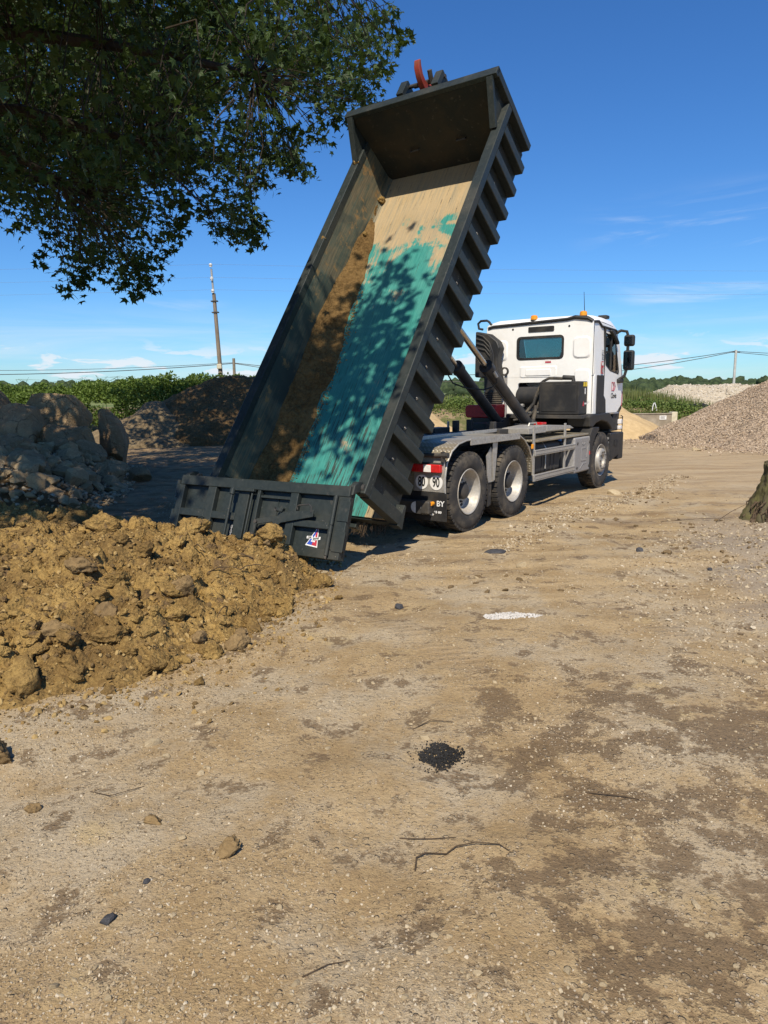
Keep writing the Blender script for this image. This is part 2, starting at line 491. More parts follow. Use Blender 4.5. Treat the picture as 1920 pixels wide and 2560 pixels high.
def rock_mat(name, a, b, c3, sc=2.2, bd=1.0):
    t = NT(name)
    p = t.pos()
    rnd = t.node('ShaderNodeObjectInfo').outputs['Random']
    q = t.node('ShaderNodeVectorMath', [p, rnd], operation='ADD').outputs[0]
    n1 = t.noise(q, sc, 6, 0.62, 0.4)
    n2 = t.noise(q, sc * 9, 5, 0.66)
    c = t.mix(t.ramp(n1, 0.38, 0.62), a, b)
    c = t.mix(t.ramp(n2, 0.52, 0.72), c, c3)
    c = t.mix(t.math('MULTIPLY', rnd, 0.35), c, tuple(x * 0.6 for x in a))
    qd = t.node('ShaderNodeVectorMath', [q, t.node('ShaderNodeVectorMath', {0: t.node('ShaderNodeTexNoise', {'Vector': q, 'Scale': sc * 1.5, 'Detail': 3}).outputs['Color'], 1: (0.5 / sc, 0.5 / sc, 0.5 / sc)}, operation='MULTIPLY').outputs[0]], operation='ADD').outputs[0]
    vo = t.voro(qd, sc * 0.9, 'DISTANCE_TO_EDGE').outputs['Distance']
    crack = t.math('MULTIPLY', t.ramp(vo, 0.035, 0.0), t.ramp(t.noise(q, sc, 3, 0.5), 0.42, 0.58))
    c = t.mix(t.math('MULTIPLY', crack, 0.75), c, tuple(x * 0.3 for x in a))
    c = t.mix(t.math('MULTIPLY', t.ramp(t.noise(q, sc * 26, 4, 0.7), 0.55, 0.72), 0.5), c, tuple(x * 0.5 for x in a))
    nb = t.bump(t.ramp(vo, 0.0, 0.05), 0.4, 0.03 * bd, t.bump(t.math('ADD', n2, t.math('MULTIPLY', n1, 0.8)), 1.0, 0.06 * bd))
    return t.fin(c, 0.9, 0, nb, 0.2)
M['boulder'] = rock_mat('reddish_boulder', (0.35, 0.225, 0.12), (0.43, 0.30, 0.17), (0.50, 0.39, 0.24))
M['boulder_grey'] = rock_mat('grey_boulder', (0.38, 0.255, 0.135), (0.50, 0.36, 0.205), (0.56, 0.44, 0.275))
M['rubble'] = rock_mat('rubble_rock', (0.38, 0.27, 0.145), (0.50, 0.375, 0.215), (0.56, 0.45, 0.285), 2.0, 0.15)
M['stone'] = rock_mat('pale_stone', (0.38, 0.295, 0.175), (0.46, 0.37, 0.235), (0.53, 0.45, 0.31), 3, 0.02)
M['clod'] = rock_mat('earth_clod', (0.13, 0.088, 0.045), (0.20, 0.14, 0.07), (0.25, 0.18, 0.10), 4, 0.03)
M['slate'] = rock_mat('dark_stone', (0.05, 0.05, 0.055), (0.085, 0.085, 0.09), (0.12, 0.12, 0.12), 4, 0.03)

def grit(name, cols, rough=0.9):
    """small stones: one colour for each stone"""
    t = NT(name)
    r = t.island()
    cr = t.n.new('ShaderNodeValToRGB')
    cr.color_ramp.interpolation = 'CONSTANT'
    e = cr.color_ramp.elements
    while len(e) < len(cols): e.new(0.5)
    for i, c in enumerate(cols):
        e[i].position = i / len(cols)
        e[i].color = (*c, 1)
    t.l.new(r, cr.inputs[0])
    n = t.noise(t.pos(False), 90, 3, 0.6)
    c = t.mix(t.ramp(n, 0.3, 0.7), cr.outputs[0], tuple(0.25 for _ in range(3)), 'MULTIPLY')
    c = t.mix(0.25, cr.outputs[0], c)
    return t.fin(c, rough, 0, t.bump(n, 0.4, 0.004), 0.2)
M['pebbles'] = grit('pebbles', [(0.42, 0.335, 0.215), (0.47, 0.39, 0.265), (0.35, 0.265, 0.16), (0.54, 0.465, 0.345), (0.29, 0.215, 0.13), (0.42, 0.33, 0.215), (0.19, 0.14, 0.088), (0.37, 0.29, 0.185)])
M['gravelstone'] = grit('gravel_stones', [(0.44, 0.33, 0.225), (0.52, 0.40, 0.28), (0.33, 0.245, 0.17), (0.60, 0.49, 0.36), (0.20, 0.155, 0.11), (0.40, 0.30, 0.205)])
M['palestone'] = grit('pale_gravel_stones', [(0.50, 0.44, 0.34), (0.56, 0.50, 0.40), (0.42, 0.36, 0.27), (0.6, 0.55, 0.46)])
M['crumb'] = grit('soil_crumbs', [(0.25, 0.16, 0.06), (0.32, 0.215, 0.085), (0.15, 0.098, 0.042), (0.38, 0.265, 0.11), (0.21, 0.135, 0.052)])

def leaf_mat(name, cols, trans=0.35, rough=0.5):
    t = NT(name)
    r = t.island()
    c = t.mix(t.ramp(r, 0.1, 0.9), cols[0], cols[1])
    c = t.mix(t.ramp(t.noise(t.pos(False), 0.9, 3, 0.5), 0.5, 0.65), c, cols[2])
    t.set('Base Color', c)
    t.set('Roughness', rough)
    t.set('Specular IOR Level', 0.22)
    tl = t.node('ShaderNodeBsdfTranslucent', [t.mix(0.5, c, (c and cols[3]))])
    mx = t.node('ShaderNodeMixShader', {0: trans, 1: t.b.outputs[0], 2: tl.outputs[0]})
    t.l.new(mx.outputs[0], t.out.inputs[0])
    return t.m
M['leaf'] = leaf_mat('plane_leaf', [(0.020, 0.040, 0.011), (0.042, 0.073, 0.018), (0.037, 0.064, 0.016), (0.15, 0.23, 0.025)], 0.20)
M['bramble'] = leaf_mat('bramble_leaf', [(0.075, 0.125, 0.022), (0.15, 0.215, 0.045), (0.13, 0.19, 0.035), (0.2, 0.3, 0.03)], 0.3)
M['weed'] = leaf_mat('weed_leaf', [(0.085, 0.135, 0.028), (0.16, 0.21, 0.055), (0.19, 0.20, 0.07), (0.25, 0.32, 0.05)], 0.3)
M['reed'] = leaf_mat('tall_grass', [(0.12, 0.16, 0.045), (0.21, 0.22, 0.085), (0.17, 0.19, 0.06), (0.25, 0.3, 0.08)], 0.25)
def plain(name, a, b, sc, rough=0.9, bump=0.4, dist=0.02, stretch=(1, 1, 1)):
    t = NT(name)
    p = t.scale(t.pos(), stretch)
    n = t.noise(p, sc, 6, 0.65)
    return t.fin(t.mix(t.ramp(n, 0.35, 0.65), a, b), rough, 0, t.bump(n, bump, dist), 0.2)
M['twigbark'] = plain('twig_bark', (0.025, 0.020, 0.014), (0.045, 0.036, 0.025), 6)
M['bark'] = plain('bark', (0.028, 0.023, 0.017), (0.055, 0.045, 0.034), 6, stretch=(1, 1, 0.3))
M['stump'] = plain('mossy_stump', (0.10, 0.085, 0.05), (0.125, 0.115, 0.045), 7, bump=0.8, dist=0.05, stretch=(1, 1, 0.35))
M['rootmat'] = plain('stump_roots', (0.05, 0.035, 0.022), (0.14, 0.10, 0.065), 16, bump=0.8, dist=0.03)
M['rawwood'] = plain('raw_wood', (0.42, 0.33, 0.19), (0.52, 0.43, 0.27), 9, stretch=(1, 1, 0.2))
M['pole'] = plain('weathered_pole', (0.17, 0.135, 0.10), (0.27, 0.22, 0.165), 9, stretch=(3, 3, 0.3), bump=0.3)
M['concrete'] = plain('old_concrete', (0.24, 0.205, 0.155), (0.36, 0.315, 0.245), 2.5, bump=0.5)
M['limewash'] = plain('lime_wash', (0.50, 0.46, 0.33), (0.60, 0.56, 0.43), 6)
M['palepole'] = plain('pale_pole', (0.40, 0.39, 0.37), (0.52, 0.51, 0.48), 4)
M['twig'] = plain('dry_twig', (0.05, 0.035, 0.022), (0.10, 0.07, 0.045), 30)
M['forest'] = plain('far_wood', (0.022, 0.036, 0.016), (0.06, 0.085, 0.035), 0.22, bump=0.6, dist=1.5)
M['roof'] = plain('slate_roof', (0.10, 0.115, 0.14), (0.14, 0.155, 0.18), 3, rough=0.6)
M['render'] = plain('house_wall', (0.5, 0.45, 0.37), (0.58, 0.53, 0.45), 3)

# ------------------------------------------------------------------ ground and far terrain
TRK = Vector((0.147, 10.194, 0))
HEAD = R(35.838)
FWD, LFT = Vector((math.sin(HEAD), math.cos(HEAD), 0)), Vector((-math.cos(HEAD), math.sin(HEAD), 0))
def truck_w(x, y, z=0.0): return TRK + FWD * x + LFT * y + Vector((0, 0, z))
def ground_h(x, y):
    x, y = np.asarray(x, float), np.asarray(y, float)
    h = 0.045 * vnoise(xy3(x, y, 0.55), 3) + 0.016 * fbm(xy3(x, y, 2.2), 3, 5) + 0.006 * fbm(xy3(x, y, 9.0), 3, 9)
    # shallow wheel ruts leading to the truck
    lx = (x - TRK.x) * FWD.x + (y - TRK.y) * FWD.y
    ly = (x - TRK.x) * LFT.x + (y - TRK.y) * LFT.y
    for c in (-1.05, 1.05, -2.6, -4.4):
        h = h - 0.022 * np.exp(-((ly - c + 0.15 * np.sin(lx * 0.5)) / 0.22) ** 2)
    # low gravel bank along the right side
    bank = polydist(x, y, [(3.1, 4.2), (2.7, 5.5), (3.6, 8.2), (5.0, 10.5), (9, 10.5), (9, 3)])
    h = h + np.clip(bank, 0, 0.8) * 0.09 * (1 + 0.6 * vnoise(xy3(x, y, 4.0), 14))
    k = np.clip((45 - np.hypot(x, y)) / 20, 0, 1)
    wheels = np.zeros_like(h)
    for wx in (0, 1.354, 5.28):
        wheels = np.maximum(wheels, np.exp(-((lx - wx) / 0.5) ** 4) * np.exp(-((np.abs(ly) - 1.0) / 0.45) ** 4))
    return h * k * (1 - wheels)
def grid_mesh(name, xs, ys, hfun, mat, smooth=True, keep=None):
    X, Y = np.meshgrid(xs, ys)
    Z = hfun(X, Y)
    nx, ny = len(xs), len(ys)
    v = np.stack([X, Y, Z], -1).reshape(-1, 3)
    i = np.arange(nx * ny).reshape(ny, nx)
    f = np.stack([i[:-1, :-1], i[:-1, 1:], i[1:, 1:], i[1:, :-1]], -1).reshape(-1, 4)
    if keep is not None:
        kk = keep(v)
        f = f[kk[f].any(1)]
        used = np.unique(f)
        mp = np.zeros(len(v), int)
        mp[used] = np.arange(len(used))
        v, f = v[used], mp[f]
    return mesh_np(name, v, f, mat, smooth)
def spaced(a, b, d0, g):
    out, x, d = [a], a, d0
    while x < b:
        x += d
        d *= g
        out.append(x)
    return out
yp = spaced(1.2, 4000, 0.035, 1.0135)
yn = [-q for q in spaced(0.3, 400, 0.6, 1.5)][::-1]
xr = spaced(3.5, 4500, 0.08, 1.06)
xs = np.array([-q for q in xr][::-1] + list(np.linspace(-3.45, 3.45, 116)) + xr)
ys = np.array(yn + yp)

def ground_mat():
    t = NT('dirt_yard')
    p = t.pos(False)
    s = t.node('ShaderNodeSeparateXYZ', [p])
    x, y = s.outputs[0], s.outputs[1]
    big = t.noise(p, 0.55, 5, 0.6)
    mid = t.noise(p, 2.3, 6, 0.62)
    fine = t.noise(p, 34, 5, 0.7)
    grain = t.noise(p, 150, 3, 0.7)
    tan = t.mix(t.ramp(mid, 0.35, 0.65), (0.385, 0.272, 0.135), (0.505, 0.380, 0.212))
    tan = t.mix(t.ramp(fine, 0.3, 0.75, 0, 0.6), tan, (0.27, 0.18, 0.095))
    # pale gravelly dust, ochre sand and damp brown earth
    pale = t.mix(t.ramp(grain, 0.3, 0.7), (0.39, 0.305, 0.19), (0.545, 0.46, 0.325))
    damp = t.mix(t.ramp(fine, 0.3, 0.7), (0.125, 0.083, 0.044), (0.20, 0.135, 0.073))
    ochre = (0.50, 0.37, 0.175)
    c = t.mix(t.ramp(t.noise(p, 0.9, 6, 0.68), 0.45, 0.60), tan, pale)
    c = t.mix(t.math('MULTIPLY', t.ramp(t.noise(t.scale(p, (1, 1, 5)), 1.3, 4, 0.6), 0.60, 0.70), 0.55), c, ochre)
    # damp patches: mostly on the right in front, and long drying marks across the yard
    zone = t.math('MULTIPLY', t.ramp(x, -0.2, 0.9), t.ramp(y, 5.2, 3.6))
    zone2 = t.math('MULTIPLY', t.ramp(t.math('ADD', y, t.math('MULTIPLY', x, -0.5)), 4.0, 5.5), t.ramp(y, 16, 9))
    dn = t.math('ADD', t.noise(p, 3.6, 7, 0.70, 0.1), t.math('MULTIPLY', t.math('SUBTRACT', fine, 0.5), 0.22))
    zf = t.math('ADD', t.math('MULTIPLY', zone, 0.10), t.math('MULTIPLY', zone2, 0.02))
    df = t.ramp(t.math('ADD', dn, zf), 0.555, 0.63)
    c = t.mix(t.math('MULTIPLY', df, 0.85), c, damp)
    along = t.node('ShaderNodeMapping', {0: p, 2: (0, 0, R(-54)), 3: (0.16, 1.3, 1)}).outputs[0]
    st = t.noise(along, 1.6, 5, 0.6)
    rt = t.math('MULTIPLY', t.ramp(y, 4.5, 7.0), t.ramp(x, -0.8, 0.6))
    c = t.mix(t.math('MULTIPLY', t.math('MULTIPLY', t.ramp(st, 0.52, 0.66), rt), 0.7), c, (0.20, 0.135, 0.075))
    c = t.mix(t.math('MULTIPLY', t.math('MULTIPLY', t.ramp(st, 0.50, 0.36), rt), 0.8), c, (0.53, 0.395, 0.22))
    # gravel bank on the right and old dark earth behind the heap, with tree shade painted in
    ss = t.noise(p, 1.1, 4, 0.6)
    gb = t.math('ADD', t.math('SUBTRACT', x, t.math('ADD', 1.15, t.math('MULTIPLY', y, 0.30))), t.math('MULTIPLY', t.math('SUBTRACT', ss, 0.5), 1.6))
    gb = t.math('MULTIPLY', t.ramp(gb, -0.1, 0.5), t.math('MULTIPLY', t.ramp(y, 3.6, 4.4), t.ramp(y, 11.5, 9.0)))
    c = t.mix(t.math('MULTIPLY', gb, 0.75), c, t.mix(t.ramp(grain, 0.3, 0.7), (0.26, 0.21, 0.155), (0.47, 0.40, 0.31)))
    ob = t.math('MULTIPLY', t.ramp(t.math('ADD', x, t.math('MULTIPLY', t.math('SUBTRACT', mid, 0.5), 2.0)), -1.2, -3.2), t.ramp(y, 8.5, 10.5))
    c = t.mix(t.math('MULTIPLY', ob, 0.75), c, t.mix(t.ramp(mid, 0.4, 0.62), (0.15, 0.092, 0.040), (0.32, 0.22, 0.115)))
    far = t.math('MULTIPLY', t.ramp(y, 11, 16), t.ramp(x, 0.0, 4.0))
    fl = t.noise(t.scale(p, (0.25, 2.0, 1)), 1.0, 4, 0.6)
    c = t.mix(t.math('MULTIPLY', far, 0.8), c, t.mix(t.ramp(fl, 0.35, 0.62), (0.36, 0.26, 0.15), (0.49, 0.375, 0.23)))
    # faint curved tyre marks sweeping out from the truck
    dx_, dy_ = t.math('SUBTRACT', x, -6.4), t.math('SUBTRACT', y, 1.6)
    rad = t.math('SQRT', t.math('ADD', t.math('MULTIPLY', dx_, dx_), t.math('MULTIPLY', dy_, dy_)))
    ang = t.math('ARCTAN2', dy_, dx_)
    trk_ = None
    for r0_ in (7.55, 9.35, 10.3):
        q = t.ramp(t.math('ABSOLUTE', t.math('SUBTRACT', rad, r0_)), 0.17, 0.13)
        trk_ = q if trk_ is None else t.math('MAXIMUM', trk_, q)
    lug = t.ramp(t.math('SINE', t.math('ADD', t.math('MULTIPLY', ang, 520.0), t.math('MULTIPLY', rad, 26.0))), -0.2, 0.5)
    trk_ = t.math('MULTIPLY', trk_, t.math('MULTIPLY', t.ramp(t.noise(p, 1.2, 4, 0.6), 0.42, 0.62), t.ramp(y, 3.2, 4.4)))
    lugs = t.math('MULTIPLY', trk_, lug)
    c = t.mix(t.math('MULTIPLY', trk_, 0.28), c, (0.25, 0.175, 0.10))
    c = t.mix(t.math('MULTIPLY', lugs, 0.2), c, (0.50, 0.385, 0.24))
    # small stones in the surface
    v1 = t.voro(p, 62)
    vc = t.node('ShaderNodeSeparateColor', [v1.outputs['Color']]).outputs
    stn = t.math('MULTIPLY', t.ramp(v1.outputs['Distance'], 0.42, 0.30), t.ramp(vc[0], 0.62, 0.70))
    stn = t.math('MULTIPLY', stn, t.ramp(mid, 0.36, 0.55))
    c = t.mix(t.math('MULTIPLY', stn, 0.6), c, t.mix(vc[1], (0.36, 0.27, 0.165), (0.66, 0.56, 0.42)))
    holes = t.math('MULTIPLY', t.ramp(t.noise(p, 75, 4, 0.78), 0.59, 0.68), t.ramp(t.noise(p, 6, 3, 0.6), 0.40, 0.55))
    c = t.mix(t.math('MULTIPLY', holes, 0.8), c, (0.17, 0.11, 0.055))  # pits darkened in the colour, painting in the small shadows they hold
    v2 = t.voro(p, 24)
    vd = t.node('ShaderNodeSeparateColor', [v2.outputs['Color']]).outputs
    st2 = t.math('MULTIPLY', t.ramp(v2.outputs['Distance'], 0.36, 0.28), t.ramp(vd[0], 0.82, 0.86))
    c = t.mix(t.math('MULTIPLY', st2, 0.4), c, t.mix(vd[1], (0.34, 0.25, 0.14), (0.56, 0.46, 0.31)))
    c = t.mix(t.ramp(grain, 0.25, 0.75, 0.0, 0.45), c, t.mix(0.5, c, (0.17, 0.115, 0.065)))
    # meadow beyond the yard
    gm = t.noise(t.scale(p, (0.02, 0.05, 1)), 1.0, 4, 0.6)
    grass = t.mix(t.ramp(gm, 0.4, 0.6), (0.10, 0.14, 0.04), (0.20, 0.22, 0.075))
    c = t.mix(t.ramp(t.math('ADD', y, t.math('MULTIPLY', mid, 4)), 44, 47), c, grass)
    h = t.math('ADD', t.math('MULTIPLY', fine, 0.8), t.math('ADD', t.math('MULTIPLY', stn, 0.5), t.math('MULTIPLY', st2, 0.5)))
    h = t.math('ADD', h, t.math('MULTIPLY', grain, 0.25))
    h = t.math('SUBTRACT', h, t.math('MULTIPLY', holes, 0.6))
    h = t.math('ADD', h, t.math('MULTIPLY', lugs, 0.22))
    h = t.math('SUBTRACT', h, t.math('MULTIPLY', df, 0.25))
    nb = t.bump(h, 0.9, 0.022, t.bump(mid, 0.35, 0.06))
    return t.fin(c, t.math('SUBTRACT', 0.95, t.math('MULTIPLY', df, 0.12)), 0, nb, 0.18)
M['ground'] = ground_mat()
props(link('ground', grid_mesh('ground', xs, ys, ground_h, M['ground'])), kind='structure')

# hills on the horizon
def hill_h(x, y):
    r = np.exp(-((y - 900) / 190.0) ** 2)
    return r * (10.5 + 2.2 * vnoise(xy3(x, y, 0.006), 21) + 1.2 * vnoise(xy3(x, y, 0.02), 22)) - 0.5
t = NT('hillside')
_p = t.pos(False)
_n = t.noise(t.scale(_p, (0.004, 0.02, 1)), 1.0, 4, 0.6)
M['hillside'] = t.fin(t.mix(t.ramp(_n, 0.4, 0.6), (0.06, 0.085, 0.035), (0.15, 0.18, 0.065)), 1.0)
props(link('hills', grid_mesh('hills', np.linspace(-1500, 1600, 160), np.linspace(420, 1400, 50), hill_h, M['hillside'])), kind='structure')

def ico(sub, seed=None):
    bm = bmesh.new()
    bmesh.ops.create_icosphere(bm, subdivisions=sub, radius=1)
    v = np.array([p.co[:] for p in bm.verts])
    f = np.array([[q.index for q in p.verts] for p in bm.faces])
    bm.free()
    return v, f
ICO1, ICO2, ICO3, ICO4, ICO5 = (ico(k) for k in (1, 2, 3, 4, 5))
def rock_shape(base, seed, cuts=14, noise=0.10, rnd=0.12, freq=1.4):
    v, f = base
    g = np.random.default_rng(seed)
    v = v * (1 + rnd * vnoise(v * 1.1 + seed * 3.7, seed))[:, None]
    for _ in range(cuts):
        n = g.normal(size=3)
        n /= np.linalg.norm(n)
        c = g.uniform(0.44, 0.82)
        d = v @ n - c
        v = v - np.where(d > 0, d * 0.985, 0)[:, None] * n
    nn = v / (np.linalg.norm(v, axis=1)[:, None] + 1e-6)
    v = v + nn * (noise * fbm(v * freq * 2 + seed, 4, seed + 5, 0.5))[:, None]
    v = v / np.abs(v).max(0)
    return v, f
def rotz(v, a):
    c, s = math.cos(a), math.sin(a)
    return np.stack([v[:, 0] * c - v[:, 1] * s, v[:, 0] * s + v[:, 1] * c, v[:, 2]], 1)
def scatter_mesh(name, P, size, variants, mat, flat=0.65, smooth=False, g=None):
    """joined small stones: P (n,3), size (n,)"""
    g = g or np.random.default_rng(3)
    vs, fs, off = [], [], 0
    which = g.integers(0, len(variants), len(P))
    for k, (v, f) in enumerate(variants):
        idx = np.where(which == k)[0]
        if not len(idx): continue
        n = len(idx)
        sc = size[idx, None] * np.stack([g.uniform(0.7, 1.3, n), g.uniform(0.6, 1.1, n), flat * g.uniform(0.6, 1.2, n)], 1)
        a = g.uniform(0, 6.283, n)
        tl = g.normal(0, 0.28, (n, 2))
        W = v[None] * sc[:, None, :]
        z = W[..., 2] + W[..., 0] * tl[:, 0, None] + W[..., 1] * tl[:, 1, None]
        c, s_ = np.cos(a)[:, None], np.sin(a)[:, None]
        Q = np.stack([W[..., 0] * c - W[..., 1] * s_, W[..., 0] * s_ + W[..., 1] * c, z], -1) + P[idx][:, None, :]
        vs.append(Q.reshape(-1, 3))
        fs.append((f[None] + (np.arange(n) * len(v))[:, None, None]).reshape(-1, f.shape[1]) + off)
        off += n * len(v)
    return mesh_np(name, np.concatenate(vs), np.concatenate(fs), mat, smooth)
ICO0 = (lambda q: (q[0], q[1]))(ICO1)
def ico12():
    ph = (1 + 5 ** 0.5) / 2
    v = np.array([(-1, ph, 0), (1, ph, 0), (-1, -ph, 0), (1, -ph, 0), (0, -1, ph), (0, 1, ph), (0, -1, -ph), (0, 1, -ph), (ph, 0, -1), (ph, 0, 1), (-ph, 0, -1), (-ph, 0, 1)], float)
    v /= np.linalg.norm(v[0])
    f = np.array([(0, 11, 5), (0, 5, 1), (0, 1, 7), (0, 7, 10), (0, 10, 11), (1, 5, 9), (5, 11, 4), (11, 10, 2), (10, 7, 6), (7, 1, 8), (3, 9, 4), (3, 4, 2), (3, 2, 6), (3, 6, 8), (3, 8, 9), (4, 9, 5), (2, 4, 11), (6, 2, 10), (8, 6, 7), (9, 8, 1)])
    return v, f
PEB = []
for k in range(8):
    v, f = ico12()
    PEB.append((v * np.random.default_rng(k).uniform(0.65, 1.15, (12, 1)), f))

# far wood: canopy masses along the ridge, and hedgerows in the fields before it
def canopy(name, pts, size, sub, mat, label, cat, seed):
    base = ICO2 if sub == 2 else ICO3
    var = []
    for k in range(6):
        v, f = base
        var.append((v * (1 + 0.28 * fbm(v * 1.7 + k * 9, 3, seed + k))[:, None], f))
    o = link(name, scatter_mesh(name, pts, size, var, mat, 0.85, True, np.random.default_rng(seed)))
    return props(o, label, cat, None, 'stuff')
g = np.random.default_rng(11)
n = 1500
fx, fy = g.uniform(-800, 1000, n), g.uniform(640, 930, n)
fz = hill_h(fx, fy) + 1.0
props(canopy('forest', np.stack([fx, fy, fz], 1), g.uniform(5, 10.5, n), 2, M['forest'], 'dense dark green wood covering the low hills on the horizon', 'forest', 31))
n = 260
hx = g.uniform(-180, 330, n)
hy = np.where(g.random(n) < 0.5, 230 + 0.1 * hx, 330 - 0.05 * hx) + g.normal(0, 4, n)
canopy('hedgerow', np.stack([hx, hy, np.full(n, 0.8)], 1), g.uniform(1.4, 3.0, n), 2, M['forest'], 'distant bushy hedgerows crossing the green fields before the hills', 'hedgerow', 33)
# a house far off and a long low barn
b = thing('farm_house', 'tiny pale house among the far trees to the right of the truck cab', 'house', (96, 420, 0))
MB().box(-5, 5, -4, 4, 0, 4.5).obj('wall', M['render'], b)
MB().prism([(-4.4, 4.5), (4.4, 4.5), (0, 7)], -5.4, 5.4, 'x').obj('roof', M['roof'], b)
for k in (-2.5, 1.5): MB().box(k, k + 1.1, -4.06, -4.0, 1.4, 3).obj('window', M['ink'], b)
b = thing('barn', 'long low barn with blue grey roof seen under the raised skip', 'barn', (6.5, 60, 0))
MB().box(-4.5, 7.5, -2.5, 2.5, 0, 0.6).obj('wall', M['ink'], b)
MB().prism([(-2.9, 0.6), (2.9, 0.6), (2.9, 0.7), (0, 1.55), (-2.9, 0.7)], -4.9, 7.9, 'x').obj('roof', M['roof'], b)

# ------------------------------------------------------------------ spoil heaps at the back
def cone_heap(name, c, rad, h, mat, seed, rough, cell=0.09, squash=(1, 1), power=1.25, ridge=None, n=None):
    N = n or 150
    u = np.linspace(-1.05, 1.05, N)
    def hf(X, Y):
        x, y = X * rad * squash[0], Y * rad * squash[1]
        if ridge: 
            rx = np.clip(x, -ridge, ridge)
            r = np.hypot((x - rx) / (rad * squash[0] - ridge), y / (rad * squash[1]))
        else: r = np.hypot(X, Y)
        r = r + 0.10 * vnoise(xy3(x, y, 1.6 / rad * 2), seed)
        z = h * np.clip(1 - r, -0.2, 1) ** 1 if False else h * np.where(r < 1, (1 - np.clip(r, 0, 1)) ** power, (1 - r))
        z = np.minimum(z, h * (0.90 + 0.05 * vnoise(xy3(x, y, 0.9), seed + 1)))
        f1, cid = worley(x + c[0], y + c[1], cell * 4, seed)
        return z + rough * fbm(xy3(x + c[0], y + c[1], 2.2), 5, seed + 3, 0.55) + rough * 0.6 * (0.5 - np.minimum(f1, 1))
    X, Y = np.meshgrid(u, u)
    Z = hf(X, Y)
    Z = np.where(np.maximum(abs(X), abs(Y)) > 1.0, -0.3, Z)
    v = np.stack([X * rad * squash[0], Y * rad * squash[1], Z], -1).reshape(-1, 3)
    i = np.arange(N * N).reshape(N, N)
    f = np.stack([i[:-1, :-1], i[:-1, 1:], i[1:, 1:], i[1:, :-1]], -1).reshape(-1, 4)
    f = f[(v[f][:, :, 2] > -0.12).any(1)]
    return link(name, mesh_np(name, v, f, mat, True), None, (*c, 0))
def heap_z(o, x, y, rad): pass
o = cone_heap('earth_mound', (-5.6, 30.6), 4.6, 2.72, M['earth'], 41, 0.13, 0.14, (1.25, 0.9), 0.85, 1.5, 220)
props(o, 'tall dark brown earth mound in tree shade behind the tailgate', 'earth mound')
o = cone_heap('rubble_mound', (-9.1, 28.6), 3.1, 1.78, M['earth_grey'], 43, 0.08, 0.12, (1, 0.95), 1.0, None, 200)
props(o, 'grey stony mound leaning against the dark brown earth mound', 'rubble mound')
o = cone_heap('sand_heap', (9.3, 30.6), 3.1, 1.78, M['sand'], 45, 0.03, 0.1, (1, 1), 1.05, None, 140)
props(o, 'smooth yellow sand heap beside the concrete wall', 'sand heap')
o = cone_heap('sand_heap', (0.2, 33.5), 3.4, 2.2, M['sand'], 46, 0.03, 0.1, (1, 1), 1.05, None, 120)
props(o, 'pale sand heap half hidden behind the raised skip', 'sand heap')
def stones_on(o, n, s0, s1, mat, name, label, seed, zmin=0.05, pick=None):
    """loose stones lying on a heap's surface, joined"""
    g = np.random.default_rng(seed)
    me = o.data
    v = np.empty(len(me.vertices) * 3, np.float32)
    me.vertices.foreach_get('co', v)
    v = v.reshape(-1, 3) + np.array(o.location)
    v = v[v[:, 2] > zmin]
    if pick is not None: v = v[pick(v)]
    P = v[g.integers(0, len(v), n)] + np.concatenate([g.normal(0, 0.03, (n, 2)), np.zeros((n, 1))], 1)
    return P, g.uniform(s0, s1, n) ** 1.0
def child_stuff(parent, name, P, size, mat, g=None, flat=0.7):
    o = link(name, scatter_mesh(name, P - np.array(parent.location), size, PEB, mat, flat, False, g), parent)
    return props(o, kind='stuff')
o = cone_heap('gravel_heap', (18.35, 26.6), 8.4, 4.75, M['gravelstone'], 51, 0.05, 0.1, (1, 1), 1.12, None, 240)
t = NT('gravel_bed')
_p = t.pos(False)
_v = t.voro(_p, 16)
_n = t.noise(_p, 9, 5, 0.7)
_c = t.mix(t.ramp(_n, 0.3, 0.7), (0.25, 0.185, 0.12), (0.46, 0.35, 0.24))
_c = t.mix(0.5, _c, t.mix(t.node('ShaderNodeSeparateColor', [_v.outputs['Color']]).outputs[0], (0.19, 0.145, 0.10), (0.55, 0.43, 0.31)))
_c = t.mix(t.math('MULTIPLY', t.ramp(t.noise(t.scale(_p, (1, 1, 0.4)), 0.7, 4, 0.6), 0.5, 0.62), 0.6), _c, (0.36, 0.275, 0.19))
M['gravelbed'] = t.fin(_c, 0.95, 0, t.bump(t.math('ADD', _v.outputs['Distance'], _n), 1.0, 0.05), 0.15)
o.data.materials[0] = M['gravelbed']
props(o, 'big brown gravel heap rising out of the right edge', 'gravel heap')
vis = lambda v: (v[:, 0] < 0.62 * v[:, 1] + 0.5) & (v[:, 1] < 28.5)
P, sz = stones_on(o, 20000, 0.014, 0.036, None, '', '', 52, 0.0, vis)
child_stuff(o, 'gravel_stones', P, sz, M['gravelstone'])
o = cone_heap('gravel_heap', (21.4, 46.5), 6.6, 2.35, M['gravelbed'], 55, 0.07, 0.12, (1.15, 0.8), 0.75, 2.0, 150)
t = NT('pale_gravel_bed')
_p = t.pos(False)
_n = t.noise(_p, 7, 6, 0.7)
M['palebed'] = t.fin(t.mix(t.ramp(_n, 0.3, 0.7), (0.36, 0.30, 0.215), (0.52, 0.455, 0.345)), 0.95, 0, t.bump(_n, 0.8, 0.05), 0.15)
o.data.materials[0] = M['palebed']
props(o, 'pale cream gravel heap behind the black mulch heap', 'gravel heap')
P, sz = stones_on(o, 5000, 0.03, 0.09, None, '', '', 56, 0.0, lambda v: v[:, 1] < 48)
child_stuff(o, 'gravel_stones', P, sz, M['palestone'])
